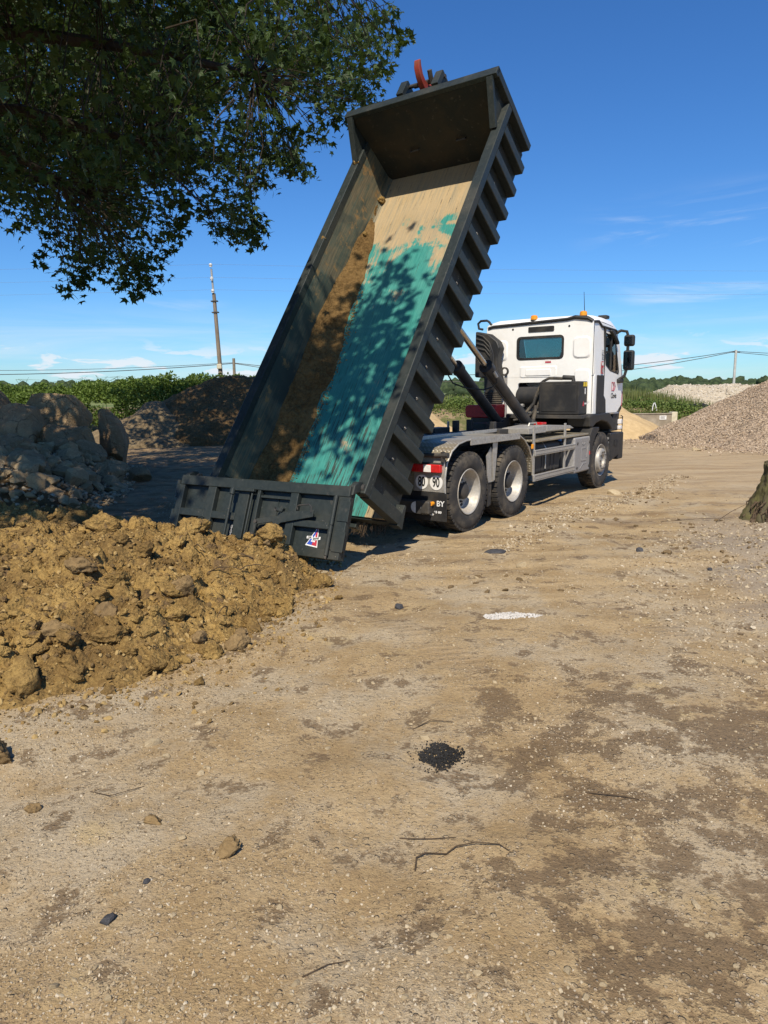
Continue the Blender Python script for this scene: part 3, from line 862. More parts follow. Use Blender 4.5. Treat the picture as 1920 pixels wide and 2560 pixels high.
o = cone_heap('mulch_heap', (15.9, 38.6), 3.6, 1.25, M['mulch'], 57, 0.05, 0.1, (1, 0.75), 0.7, 0.8, 110)
props(o, 'low black mulch heap beyond the end of the concrete wall', 'mulch heap')

# grassy bank behind the wall and along the back of the yard
def bank_h(x, y):
    z = 1.05 * np.clip((y - 35.2) / 1.6, 0, 1) * np.clip((20.5 - x) / 5, 0, 1)
    z = np.where(x < 5, 1.2 * np.clip((y - 33.2) / 2, 0, 1), z)
    z = z * np.clip((60 - y) / 10, 0, 1)
    return z + 0.10 * fbm(xy3(x, y, 0.8), 4, 61) - 0.12
props(link('grass_bank', grid_mesh('grass_bank', np.linspace(-24, 22, 150), np.linspace(33, 62, 70), bank_h, M['ground'])), kind='structure')
t = NT('weedy_soil')
_p = t.pos(False)
M['weedsoil'] = t.fin(t.mix(t.ramp(t.noise(_p, 1.4, 5, 0.65), 0.42, 0.6), (0.11, 0.115, 0.045), (0.25, 0.19, 0.115)), 1.0, 0, t.bump(t.noise(_p, 6, 5, 0.6), 0.8, 0.1), 0.1)
bpy.data.objects['grass_bank'].data.materials[0] = M['weedsoil']

# concrete wall with its sign, white marker
wl_ = thing('concrete_wall', 'low weathered concrete retaining wall with lime washed end', 'wall', (0, 34.2, 0))
MB().box(7.5, 13.72, -0.16, 0.16, -0.2, 0.755).obj('wall_panel', M['concrete'], wl_, 0.015)
MB().box(7.4, 13.75, -0.19, 0.19, 0.755, 0.80).obj('coping', M['concrete'], wl_, 0.01)
MB().box(13.722, 14.0, -0.20, 0.20, -0.2, 0.86).obj('end_pillar', M['limewash'], wl_, 0.03)
sg = props(link('notice', MB().box(13.15, 13.48, -0.178, -0.163, 0.50, 0.69).mesh('notice', M['ink_white']), None, (0, 34.2, 0)), 'small white notice fixed to the concrete wall', 'notice')
for k in range(3): MB().box(13.19, 13.19 + (0.24, 0.2, 0.22)[k], -0.181, -0.179, 0.635 - 0.045 * k, 0.65 - 0.045 * k).obj('lettering', M['ink'], sg)
a_ = thing('marker', 'bent white plastic hoop standing in the weeds above the wall', 'marker', (13.85, 36.6, 0.85))
MB().tube([(-0.16, 0, 0), (-0.13, 0, 0.3), (-0.05, 0, 0.50), (0.02, 0, 0.53), (0.10, 0, 0.35), (0.2, 0.0, 0.02)], 0.045, 8).obj('hoop', M['ink_white'], a_, smooth=True)
a_.scale = (0.6, 0.6, 0.75)

# ------------------------------------------------------------------ leaves
def leaf_cloud(name, P, size, mat, template, g, parent=None, up=0.3, droop=None):
    tv, tf = template
    n = len(P)
    q = g.normal(size=(n, 3)) + np.array([0, 0, up])
    q /= np.linalg.norm(q, axis=1)[:, None]
    r = g.normal(size=(n, 3))
    if droop is not None: r = r * 0.6 + np.array(droop)
    r -= (r * q).sum(1)[:, None] * q
    r /= np.linalg.norm(r, axis=1)[:, None] + 1e-9
    s_ = np.cross(q, r)
    W = (tv[None, :, 0, None] * s_[:, None] + tv[None, :, 1, None] * r[:, None] + tv[None, :, 2, None] * q[:, None]) * size[:, None, None] + P[:, None]
    f = (tf[None] + (np.arange(n) * len(tv))[:, None, None]).reshape(-1, tf.shape[1])
    return link(name, mesh_np(name, W.reshape(-1, 3), f, mat), parent)
OVAL = (np.array([(0, 0, 0), (0.32, 0.35, 0.06), (0.25, 0.75, 0.04), (0, 1, -0.05), (-0.25, 0.75, 0.04), (-0.32, 0.35, 0.06)], float), np.array([(0, 1, 2), (0, 2, 3), (0, 3, 4), (0, 4, 5)]))
BLADE = (np.array([(-0.02, 0, 0), (0.02, 0, 0), (0.015, 0.55, 0.03), (-0.015, 0.55, 0.03), (0.0, 1.0, 0.14)], float), np.array([(0, 1, 2), (0, 2, 3), (3, 2, 4)]))
# bramble hedge along the left back of the yard
g = np.random.default_rng(71)
hd = thing('bramble_hedge', 'long sunlit bramble hedge behind the boulders and mounds', 'hedge', (0, 0, 0))
n = 42000
x = g.uniform(-21, -3.2, n)
top = 2.45 + 0.16 * vnoise(xy3(x, x * 0, 0.9), 72) + 0.14 * vnoise(xy3(x, x * 0, 2.6), 73) + 0.35 * np.exp(-((x + 8.0) / 2.2) ** 2)
a = g.uniform(0, math.pi / 2, n)
rr = np.sqrt(g.uniform(0.55, 1.05, n))
y = 33.2 - 2.1 * np.cos(a) * rr + 0.3 * vnoise(xy3(x, a, 1.7), 74)
z = 0.6 + (top - 0.6) * np.sin(a) ** 0.8 * rr
bare = (vnoise(xy3(x, z * 1.3, 0.75), 75) > 0.25) & (z < 1.6)
keep = ~bare
P = np.stack([x, y, z], 1)[keep]
props(leaf_cloud('foliage', P, g.uniform(0.08, 0.15, len(P)), M['bramble'], OVAL, g, hd, 0.5), kind='stuff')
m = MB()
for k in range(60):
    sx = g.uniform(-20, -4)
    sy, sz = g.uniform(31.4, 33.5), 2.3
    m.tube([(sx, sy, 0.4), (sx + 0.1, sy, sz), (sx + g.uniform(-0.4, 0.4), sy - 0.2, sz + g.uniform(0.2, 0.5)), (sx + g.uniform(-0.8, 0.8), sy - 0.4, sz + g.uniform(0.1, 0.45))], [0.012, 0.01, 0.007, 0.004], 4)
m.obj('stems', M['bramble'], hd)
# weeds on the bank right of the cab and behind the skip; tall grass behind
def weeds(name, label, x0, x1, y0, y1, h0, h1, n, mat, tpl, s0, s1, seed, base=None, cat='weeds'):
    g = np.random.default_rng(seed)
    cx_, cy_ = g.uniform(x0, x1, n // 40), g.uniform(y0, y1, n // 40)
    ch = g.uniform(h0, h1, n // 40)
    k = g.integers(0, len(cx_), n)
    r = g.normal(0, 0.28, (n, 2))
    x, y = cx_[k] + r[:, 0], cy_[k] + r[:, 1]
    b0 = bank_h(x, y) if base is None else base
    z = np.maximum(b0, 0) + g.uniform(0, 1, n) ** 0.7 * ch[k] * np.exp(-(r ** 2).sum(1) * 3)
    o = leaf_cloud(name, np.stack([x, y, z], 1), g.uniform(s0, s1, n), mat, tpl, g, None, 0.6)
    return props(o, label, cat, None, 'stuff')
weeds('weeds', 'bright green weeds on the bank above the concrete wall', 8.3, 16.6, 35.4, 38.6, 0.15, 0.6, 16000, M['weed'], OVAL, 0.07, 0.15, 81)
weeds('weeds', 'yellow green weeds on the bank seen under the raised skip', -1.5, 8.0, 34.8, 38.5, 0.1, 0.75, 16000, M['weed'], OVAL, 0.06, 0.13, 82)
def reeds(name, label, x0, x1, y0, y1, n, seed, hh):
    g = np.random.default_rng(seed)
    P = np.stack([g.uniform(x0, x1, n), g.uniform(y0, y1, n), np.full(n, 0.0)], 1)
    P[:, 2] = np.maximum(0, bank_h(P[:, 0], P[:, 1]) - 0.05)
    tv, tf = BLADE
    a = g.uniform(0, 6.28, n)
    s_ = g.uniform(0.6, 1.0, n) * hh
    ln = g.normal(0, 0.16, (n, 2))
    W = np.zeros((n, len(tv), 3))
    wd = 1.6
    W[..., 0] = tv[None, :, 0] * np.cos(a)[:, None] * wd + ln[:, 0, None] * tv[None, :, 1] * s_[:, None] + P[:, 0, None]
    W[..., 1] = tv[None, :, 0] * np.sin(a)[:, None] * wd + ln[:, 1, None] * tv[None, :, 1] * s_[:, None] + P[:, 1, None]
    W[..., 2] = tv[None, :, 1] * s_[:, None] + P[:, 2, None]
    f = (tf[None] + (np.arange(n) * len(tv))[:, None, None]).reshape(-1, 3)
    return props(link(name, mesh_np(name, W.reshape(-1, 3), f, M['reed'])), label, 'tall grass', None, 'stuff')
reeds('tall_grass', 'pale tall grass standing behind the weeds and cream gravel', 9, 24, 41, 58, 26000, 83, 1.25)
reeds('tall_grass', 'tall grass between the yard and the barn under the skip', -3, 8, 38, 50, 9000, 84, 0.7)

# ------------------------------------------------------------------ boulders and rubble on the left
RUB = [(-4.95, 10.9), (-5.0, 12.4), (-5.25, 13.6), (-5.7, 15.2), (-6.6, 18.2), (-7.6, 20.8), (-15, 21.5), (-15, 11.5), (-7, 10.2)]
def rub_h(x, y):
    d = polydist(x, y, RUB)
    h = 1.0 * (1 - np.exp(-np.clip(d, 0, 9) * 0.62))
    return np.where(d > 0, h, 0.3 * d) + 0.05 * fbm(xy3(x, y, 1.3), 4, 91)
rb = link('rubble_bed', grid_mesh('rubble_bed', np.linspace(-15.5, -4.3, 170), np.linspace(9.8, 21.8, 170), rub_h, M['earth'], True, lambda v: v[:, 2] > -0.06))  # dark earth colour also paints in the shade of gaps between the stones
props(rb, 'broad bed of dark brown rubble earth under the boulders', 'rubble bed')
def boulder(x, y, z, dims, rz, seed, label, mat='boulder', tilt=(0, 0), cuts=16, sub=4, grp='large boulders dumped on the left of the yard'):
    base = {3: ICO3, 4: ICO4, 5: ICO5}[sub]
    v, f = rock_shape(base, seed, max(8, cuts - 4), 0.035, 0.18)
    o = link('boulder', mesh_np('boulder', v * np.array(dims), f, M[mat], True), None, (x, y, z), (tilt[0], tilt[1], rz))
    autosmooth(o, 24)
    return props(o, label, 'boulder', grp)
boulder(-8.75, 18.9, 1.32, (1.0, 0.85, 0.98), 0.4, 101, 'tall dark grey boulder topmost at the back of the rubble', 'boulder_grey', (0.1, 0.25), 14, 5)
boulder(-8.85, 17.6, 1.10, (1.05, 0.75, 0.62), -0.2, 102, 'reddish boulder overhanging the rubble in front of the tall grey one', 'boulder', (0.1, 0.35), 14, 5)
boulder(-7.75, 17.2, 0.60, (0.78, 0.6, 0.62), 0.2, 103, 'smooth rounded brown boulder below the overhanging reddish one', 'boulder', (0, 0.12), 9, 5)
boulder(-7.05, 17.0, 0.45, (0.50, 0.5, 0.58), 0.9, 104, 'grey faced block joined to the rounded brown boulder', 'boulder_grey', (0.1, 0.3), 13)
boulder(-7.0, 18.5, 0.72, (0.48, 0.6, 0.88), 0.35, 105, 'upright slab boulder leaning at the right end of the row', 'boulder', (0.05, -0.32), 15)
boulder(-9.95, 18.4, 1.5, (0.95, 0.8, 0.8), 0.7, 106, 'dark boulder cut by the left edge above the rubble', 'boulder', (0.1, 0.1), 13)
boulder(-5.75, 15.1, 0.22, (0.32, 0.3, 0.36), 0.6, 107, 'small pointed grey rock split from the foot of the slab', 'boulder_grey', (0.2, 0.3), 12)
boulder(-5.42, 15.6, 0.12, (0.26, 0.3, 0.24), 1.6, 108, 'low wedge of rock right of the pointed grey rock', 'boulder_grey', (0.2, -0.2), 12)
boulder(-7.35, 13.6, 0.70, (0.66, 0.5, 0.36), 0.1, 109, 'flat topped grey boulder at the left edge of the rubble slope', 'boulder_grey', (0.05, 0.15), 12)
boulder(-6.55, 12.9, 0.50, (0.62, 0.5, 0.44), -0.5, 110, 'broad tan grey boulder in the middle of the rubble slope', 'boulder_grey', (0.1, 0.2), 12)
boulder(-6.55, 12.2, 0.32, (0.36, 0.3, 0.26), 0.4, 111, 'rounded rock at the left edge below the broad tan boulder', 'boulder_grey', (0.1, 0), 9)
boulder(-5.7, 11.7, 0.20, (0.42, 0.36, 0.27), -0.3, 112, 'pale rounded rock at the foot of the rubble above the clay heap', 'boulder_grey', (0.1, 0.15), 9)
boulder(-6.6, 11.5, 0.2, (0.34, 0.3, 0.24), 1.1, 113, 'low rock beside the pale rounded one at the foot of the rubble', 'boulder_grey', (0.0, 0.1), 10)
boulder(-7.75, 14.9, 0.86, (0.55, 0.34, 0.34), -0.6, 114, 'slanting brown rock between the grey boulder and the overhang', 'boulder', (0.1, 0.5), 13)
SV = []
for k in range(12):
    v, f = rock_shape(ICO3, 200 + k, 11, 0.025, 0.18)
    SV.append(mesh_np('rubble_stone', v, f, M['rubble'], True))
    autosmooth(type('o', (), {'data': SV[-1]}), 24)
g = np.random.default_rng(93)
cnt = 0
while cnt < 260:
    x, y = g.uniform(-9.5, -4.7), g.uniform(10.6, 19)
    d = float(polydist(x, y, RUB))
    if d < -0.15 or x < -0.56 * y - 0.3: continue
    s_ = float(g.choice([0.08, 0.11, 0.15, 0.2, 0.26], p=[0.28, 0.3, 0.22, 0.14, 0.06])) * (0.8 if d < 0.3 else 1.0)
    z = float(rub_h(x, y)) + s_ * 0.42
    o = link('rubble_stone', SV[int(g.integers(0, 12))], None, (x, y, z), tuple(g.uniform(-0.5, 0.5, 2)) + (float(g.uniform(0, 6.28)),))
    o.scale = (s_ * g.uniform(0.8, 1.4), s_ * g.uniform(0.7, 1.1), s_ * g.uniform(0.6, 0.95))
    props(o, 'grey brown rubble stone among many on the slope below the boulders', 'rubble stone', 'rubble stones below the boulders')
    cnt += 1
n = 5000
x, y = g.uniform(-9.5, -4.5, n), g.uniform(10.4, 19, n)
k = polydist(x, y, RUB) > -0.35
x, y = x[k], y[k]
o = link('rubble_chips', scatter_mesh('rubble_chips', np.stack([x, y, np.maximum(rub_h(x, y), ground_h(x, y)) + 0.01], 1), g.uniform(0.02, 0.06, len(x)), PEB, M['pebbles'], 0.8))
props(o, 'loose chips of broken stone strewn between the rubble stones', 'stone chips', None, 'stuff')

# ------------------------------------------------------------------ the fresh clay heap
HEAP = [(-0.80, 7.45), (-0.72, 6.95), (-0.86, 5.85), (-1.13, 5.15), (-1.46, 4.58), (-1.72, 4.27), (-2.4, 3.98), (-3.5, 3.7), (-4.9, 4.6), (-5.9, 7.0), (-6.3, 9.6), (-5.4, 10.7), (-3.9, 10.2), (-2.9, 9.6), (-1.9, 8.55), (-1.0, 8.0)]
def heap_base(x, y):
    d = polydist(x, y, HEAP) + 0.10 * vnoise(xy3(x, y, 2.1), 121) + 0.05 * vnoise(xy3(x, y, 5.3), 122)
    dd = np.clip(d, 0, 9)
    h = 0.60 * (1 - np.exp(-dd / 1.25))
    h = h + 0.17 * np.exp(-(((x + 1.98) / 0.22) ** 2 + ((y - 7.22) / 0.3) ** 2))
    h = h + 0.13 * np.exp(-(((x + 1.15) / 0.25) ** 2 + ((y - 7.05) / 0.3) ** 2))
    h = h - 0.14 * np.exp(-(((x + 3.4) / 0.9) ** 2 + ((y - 8.4) / 0.8) ** 2))
    return np.where(d > 0, h, 0.5 * d)
def heap_h(x, y):
    h = heap_base(x, y)
    k = np.clip(h / 0.12, 0, 1)
    q = xy3(x, y, 1.0)
    wx, wy = x + 0.06 * vnoise(q * 4, 131), y + 0.06 * vnoise(q * 4 + 9, 132)
    f1, c1 = worley(wx, wy, 0.34, 5)
    f2, c2 = worley(wx, wy, 0.13, 6)
    f3, c3 = worley(wx, wy, 0.05, 7)
    lump = 0.16 * (c1 ** 2.5) * np.sqrt(np.clip(1 - (f1 / 0.62) ** 2, 0, 1)) + 0.060 * (c2 ** 1.5) * np.sqrt(np.clip(1 - (f2 / 0.6) ** 2, 0, 1)) + 0.022 * c3 * np.sqrt(np.clip(1 - (f3 / 0.6) ** 2, 0, 1))
    f4, c4 = worley(wx, wy, 0.085, 8)
    lump = lump + 0.034 * c4 ** 1.3 * np.sqrt(np.clip(1 - (f4 / 0.58) ** 2, 0, 1)) - 0.02 * (c4 < 0.12)
    r = 0.045 * fbm(q * 2.6, 4, 133) + 0.024 * fbm(q * 11, 4, 134, 0.65)
    crack = -0.06 * np.clip(1 - np.abs(fbm(q * 1.9, 4, 135)) / 0.055, 0, 1) - 0.035 * np.clip(1 - np.abs(fbm(q * 5.0, 3, 136)) / 0.07, 0, 1)
    return h + k * (lump + r + crack) - 0.02
hp = link('clay_heap', grid_mesh('clay_heap', np.arange(-6.6, -0.5, 0.0155), np.arange(3.5, 10.9, 0.0165), heap_h, M['clay'], True, lambda v: v[:, 2] > -0.05))
props(hp, 'freshly tipped heap of lumpy ochre clay in front of the tailgate', 'clay heap')
CV = []
for k in range(10):
    v, f = rock_shape(ICO4, 300 + k, 7, 0.0, 0.25)
    n_ = v / np.linalg.norm(v, axis=1)[:, None]
    v = v + n_ * (0.15 * fbm(v * 3.1 + k, 4, 310 + k, 0.65) + 0.08 * fbm(v * 10 + k, 3, 330 + k, 0.6))[:, None]
    CV.append((v, f))
CM = [mesh_np('clay_clod', v, f, M['clay'], True) for v, f in CV]
CMD = [mesh_np('clay_clod', v, f, M['clay_dark'], True) for v, f in CV[:4]]
g = np.random.default_rng(141)
def clod(x, y, s_, label, grp, dark=False, sink=0.25, name='clay_clod', z=None, mesh=None):
    o = link(name, mesh or (CMD if dark else CM)[int(g.integers(0, 4 if dark else 10))], None)
    zz = (max(float(heap_h(np.array([x]), np.array([y]))[0]), float(ground_h(x, y))) if z is None else z)
    o.location = (x, y, zz + s_ * (0.7 - sink) * 0.8)
    o.rotation_euler = (g.uniform(-0.5, 0.5), g.uniform(-0.5, 0.5), g.uniform(0, 6.28))
    o.scale = (s_ * g.uniform(0.85, 1.25), s_ * g.uniform(0.8, 1.1), s_ * g.uniform(0.65, 0.9))
    return props(o, label, 'clay clod' if name == 'clay_clod' else 'clod', grp)
G1 = 'clay clods on the tipped heap'
for x, y, s_, dk, lb in [(-2.28, 4.22, 0.13, 0, 'big ochre clod nearest the camera at the left edge of the heap'), (-1.56, 4.62, 0.105, 0, 'round ochre clod near the front toe of the heap'),
        (-1.90, 4.75, 0.11, 0, 'wide ochre clod behind the round one at the front toe'), (-1.62, 5.45, 0.11, 1, 'flat dark brown clod propped on the right flank of the heap'),
        (-1.60, 5.20, 0.085, 0, 'yellowish clod with a shaded hollow under the flat dark one'), (-2.45, 5.6, 0.12, 1, 'large grey brown clod in the middle of the heap'),
        (-2.05, 5.0, 0.10, 1, 'cracked grey brown clod low on the front of the heap'), (-1.25, 4.85, 0.09, 0, 'ochre clod at the right end of the front toe'),
        (-1.95, 7.15, 0.15, 0, 'peaked clod crowning the heap before the tailgate'), (-1.15, 7.0, 0.15, 0, 'rounded clod resting against the right part of the tailgate'),
        (-2.9, 7.3, 0.20, 0, 'long slab of clay lying along the heap crest'), (-2.95, 4.6, 0.16, 0, 'dark edged clod half outside the left frame edge')]:
    clod(x, y, s_, lb, G1, bool(dk))
while cnt < 260 + 285:
    x, y = g.uniform(-4.6, -0.8), g.uniform(4.0, 8.2)
    d = float(polydist(x, y, HEAP))
    if d < -0.02 or x < -0.56 * y - 0.3: continue
    if g.random() > (1.0 if d < 0.8 else 0.25): continue
    s_ = float(g.choice([0.035, 0.05, 0.07, 0.10], p=[0.4, 0.32, 0.2, 0.08]))
    clod(x, y, s_, 'ochre clay clod among many on the face of the tipped heap', G1, g.random() < 0.06, 0.4)
    cnt += 1
n = 46000
x, y = g.uniform(-5.5, -0.45, n), g.uniform(3.5, 9.5, n)
d = polydist(x, y, HEAP)
k = (g.random(n) < np.where(d > 0, 0.75, np.exp(d / 0.22))) & (d > -1.0)
x, y = x[k], y[k]
o = link('clay_crumbs', scatter_mesh('clay_crumbs', np.stack([x, y, np.maximum(heap_h(x, y), ground_h(x, y)) + 0.004], 1), 0.005 + 0.024 * g.random(len(x)) ** 5, PEB, M['crumb'], 0.8, False, g))
props(o, 'loose clay crumbs spilling over the heap and its foot', 'clay crumbs', None, 'stuff')
for (x, y, s_, dk, lb) in [(-0.60, 6.72, 0.135, 0, 'single large clod rolled off the right end of the heap'), (-1.10, 5.02, 0.085, 1, 'grey brown clod lying alone on the dirt near the heap'),
        (-0.64, 2.63, 0.05, 1, 'dark round clod alone on the bare foreground dirt'), (-2.02, 3.42, 0.10, 1, 'dark clod with a long shadow at the left edge'),
        (-1.63, 3.0, 0.03, 1, 'flat dark clod in the dirt below the left edge clod'), (-1.22, 4.42, 0.045, 0, 'ochre clod just off the front toe of the heap'),
        (-0.42, 6.2, 0.035, 0, 'ochre lump below the large rolled clod'), (-1.03, 2.86, 0.035, 1, 'flat damp clod left of the dark round one')]:
    clod(x, y, s_, lb, 'clods that rolled onto the dirt', bool(dk), 0.3, z=float(ground_h(x, y)))
# roots sticking out of the clay
for k in range(7):
    x, y = g.uniform(-3.0, -1.2), g.uniform(5.4, 7.2)
    z = float(heap_h(np.array([x]), np.array([y]))[0])
    a, l = g.uniform(0, 6.28), g.uniform(0.15, 0.4)
    pts = [(x + l * q * math.cos(a) + g.normal(0, 0.01), y + l * q * math.sin(a), z + 0.02 + 0.16 * math.sin(q * 3) * l) for q in (0, 0.33, 0.66, 1)]
    props(MB().tube(pts, [0.006, 0.005, 0.004, 0.002], 5).obj('root', M['twig']), 'thin dark root sticking out of the clay heap', 'root', 'roots in the clay heap')

# ------------------------------------------------------------------ the truck (x forward, y left, z up; origin under the rear axle)
TR = thing('hook_lift_truck', 'white cab hook lift truck tipping its dark grey skip', 'truck', TRK, (0, 0, math.pi / 2 - HEAD))
RW = 0.541
def wheel(x, side, kind):
    yo = 1.246 if kind == 'rear' else 1.218
    def P(prof): return [(r, side * (yo - t_)) for r, t_ in prof]
    c = (x, 0, RW)
    if kind == 'rear':
        rim = [(0.292, 0.30), (0.292, 0.06), (0.300, 0.02), (0.312, 0.010), (0.306, 0.002), (0.290, 0.012), (0.282, 0.045), (0.268, 0.06), (0.262, 0.14), (0.250, 0.165), (0.205, 0.178), (0.19, 0.172), (0.13, 0.172), (0.0, 0.172)]
    else:
        rim = [(0.292, 0.30), (0.292, 0.06), (0.300, 0.02), (0.312, 0.010), (0.306, 0.002), (0.290, 0.012), (0.280, 0.05), (0.266, 0.06), (0.262, 0.10), (0.245, 0.085), (0.232, 0.03), (0.222, -0.02), (0.205, -0.032), (0.13, -0.034), (0.118, -0.028), (0.105, 0.03), (0.0, 0.04)]
    w_ = MB().lathe(P(rim), c, 'y', 48).obj('wheel', M['rim'], TR, smooth=True)
    tyres = (0.0,) if kind == 'front' else (0.0, 0.345)
    for dt in tyres:
        prof = [(0.300, 0.03), (0.318, 0.012), (0.36, 0.0), (0.43, -0.006), (0.48, 0.002), (0.508, 0.016), (0.522, 0.034), (0.527, 0.06), (0.529, 0.11), (0.520, 0.118), (0.520, 0.124), (0.530, 0.13), (0.530, 0.17), (0.520, 0.176), (0.520, 0.182), (0.529, 0.19), (0.527, 0.24), (0.522, 0.266), (0.508, 0.284), (0.48, 0.298), (0.43, 0.306), (0.36, 0.30), (0.318, 0.288), (0.300, 0.27)]
        mb = MB().lathe(P([(r, q + dt) for r, q in prof]), c, 'y', 72, True)
        # tread blocks on both shoulders
        nb = 44
        for k in range(nb):
            for a0, a1, off in ((0.010, 0.108, 0.0), (0.192, 0.290, 0.5)):
                th = 2 * math.pi * (k + off) / nb
                hw = 2 * math.pi / nb * 0.36
                vs = []
                for rr_, sh in ((0.505, 0.0), (0.541, 0.006)):
                    for an in (th - hw, th + hw):
                        for q in (a0 + (sh if a0 < 0.1 else 0), a1 - (sh if a0 > 0.1 else 0)):
                            vs.append((x + rr_ * math.cos(an), side * (yo - q - dt), RW + rr_ * math.sin(an)))
                mb.add(vs, [(0, 1, 3, 2), (4, 6, 7, 5), (0, 4, 5, 1), (2, 3, 7, 6), (0, 2, 6, 4), (1, 5, 7, 3)])
        mb.obj('tyre', M['rubber'], w_, smooth=True)
    if kind == 'rear':
        hub = [(0.108, 0.172), (0.108, 0.085), (0.100, 0.068), (0.080, 0.060), (0.062, 0.055), (0.0, 0.055)]
        MB().lathe(P(hub), c, 'y', 28).obj('hub_cap', M['steel'], w_, smooth=True)
        nr, nt_, L = 0.158, 0.172, 0.03
    else:
        MB().lathe(P([(0.104, 0.03), (0.098, 0.012), (0.07, 0.0), (0.0, 0.0)]), c, 'y', 28).obj('hub_cap', M['rim'], w_, smooth=True)
        nr, nt_, L = 0.163, -0.034, 0.022
    nut = MB().lathe([(0.0, side * L), (0.014, side * L), (0.018, side * -0.002), (0.0, side * -0.002)], (0, 0, 0), 'y', 6).mesh('wheel_nut', M['steel'])
    for k in range(10):
        a = 2 * math.pi * k / 10
        link('wheel_nut', nut, w_, (x + nr * math.cos(a), side * (yo - nt_), RW + nr * math.sin(a)))
    mb = MB()
    if kind == 'front':
        for k in range(10):
            a = 2 * math.pi * (k + 0.5) / 10
            mb.lathe([(0.0, side * (yo - 0.048)), (0.024, side * (yo - 0.048)), (0.024, side * (yo - 0.09))], (x + 0.240 * math.cos(a), 0, RW + 0.240 * math.sin(a)), 'y', 10)
    else:
        for k in range(8):
            a = 2 * math.pi * (k + 0.5) / 8
            mb.lathe([(0.0, side * (yo - 0.1705)), (0.030, side * (yo - 0.1705)), (0.030, side * (yo - 0.19))], (x + 0.222 * math.cos(a), 0, RW + 0.222 * math.sin(a)), 'y', 10)
    mb.obj('hand_holes', M['ink'], w_)
for side in (-1, 1):
    wheel(0.0, side, 'rear')
    wheel(1.354, side, 'rear')
    wheel(5.28, side, 'front')
# chassis
mb = MB()
for s in (-1, 1):
    mb.box(-0.75, 6.2, s * 0.43 - 0.04, s * 0.43 + 0.04, 0.74, 1.02)
for x in (-0.6, 0.65, 1.9, 3.2, 4.6): mb.box(x, x + 0.1, -0.41, 0.41, 0.78, 0.98)
mb.obj('chassis_frame', M['steel'], TR, 0.008)
mb = MB()
for x in (0.0, 1.354, 5.28):
    mb.tube([(x, -0.95, RW), (x, 0.95, RW)], 0.10, 12)
    if x < 3: mb.lathe([(0.0, -0.22), (0.16, -0.2), (0.22, -0.05), (0.22, 0.05), (0.16, 0.2), (0.0, 0.22)], (x, 0, RW), 'y', 16)
mb.obj('axles', M['steel'], TR, smooth=True)
mb = MB()
for s in (-1, 1):
    mb.box(-0.9, 4.6, s * 0.40 - 0.07, s * 0.40 + 0.07, 1.03, 1.19)
    mb.box(0.1, 0.5, s * 0.62 - 0.1, s * 0.62 + 0.1, 1.05, 1.24)
    mb.box(1.9, 2.4, s * 0.60 - 0.12, s * 0.60 + 0.12, 1.05, 1.27)
    mb.box(3.35, 4.05, s * 0.42 - 0.15, s * 0.42 + 0.15, 1.12, 1.30)
for x in (-0.8, 0.9, 2.6, 4.4): mb.box(x, x + 0.14, -0.34, 0.34, 1.05, 1.17)
for x, y in ((2.45, 0.42), (2.95, 0.42), (1.6, 0.42), (2.2, -0.42), (1.0, 0.5)): mb.box(x, x + 0.09, y - 0.05, y + 0.05, 1.19, 1.38)
mb.obj('hook_lift_frame', M['steel'], TR, 0.008)
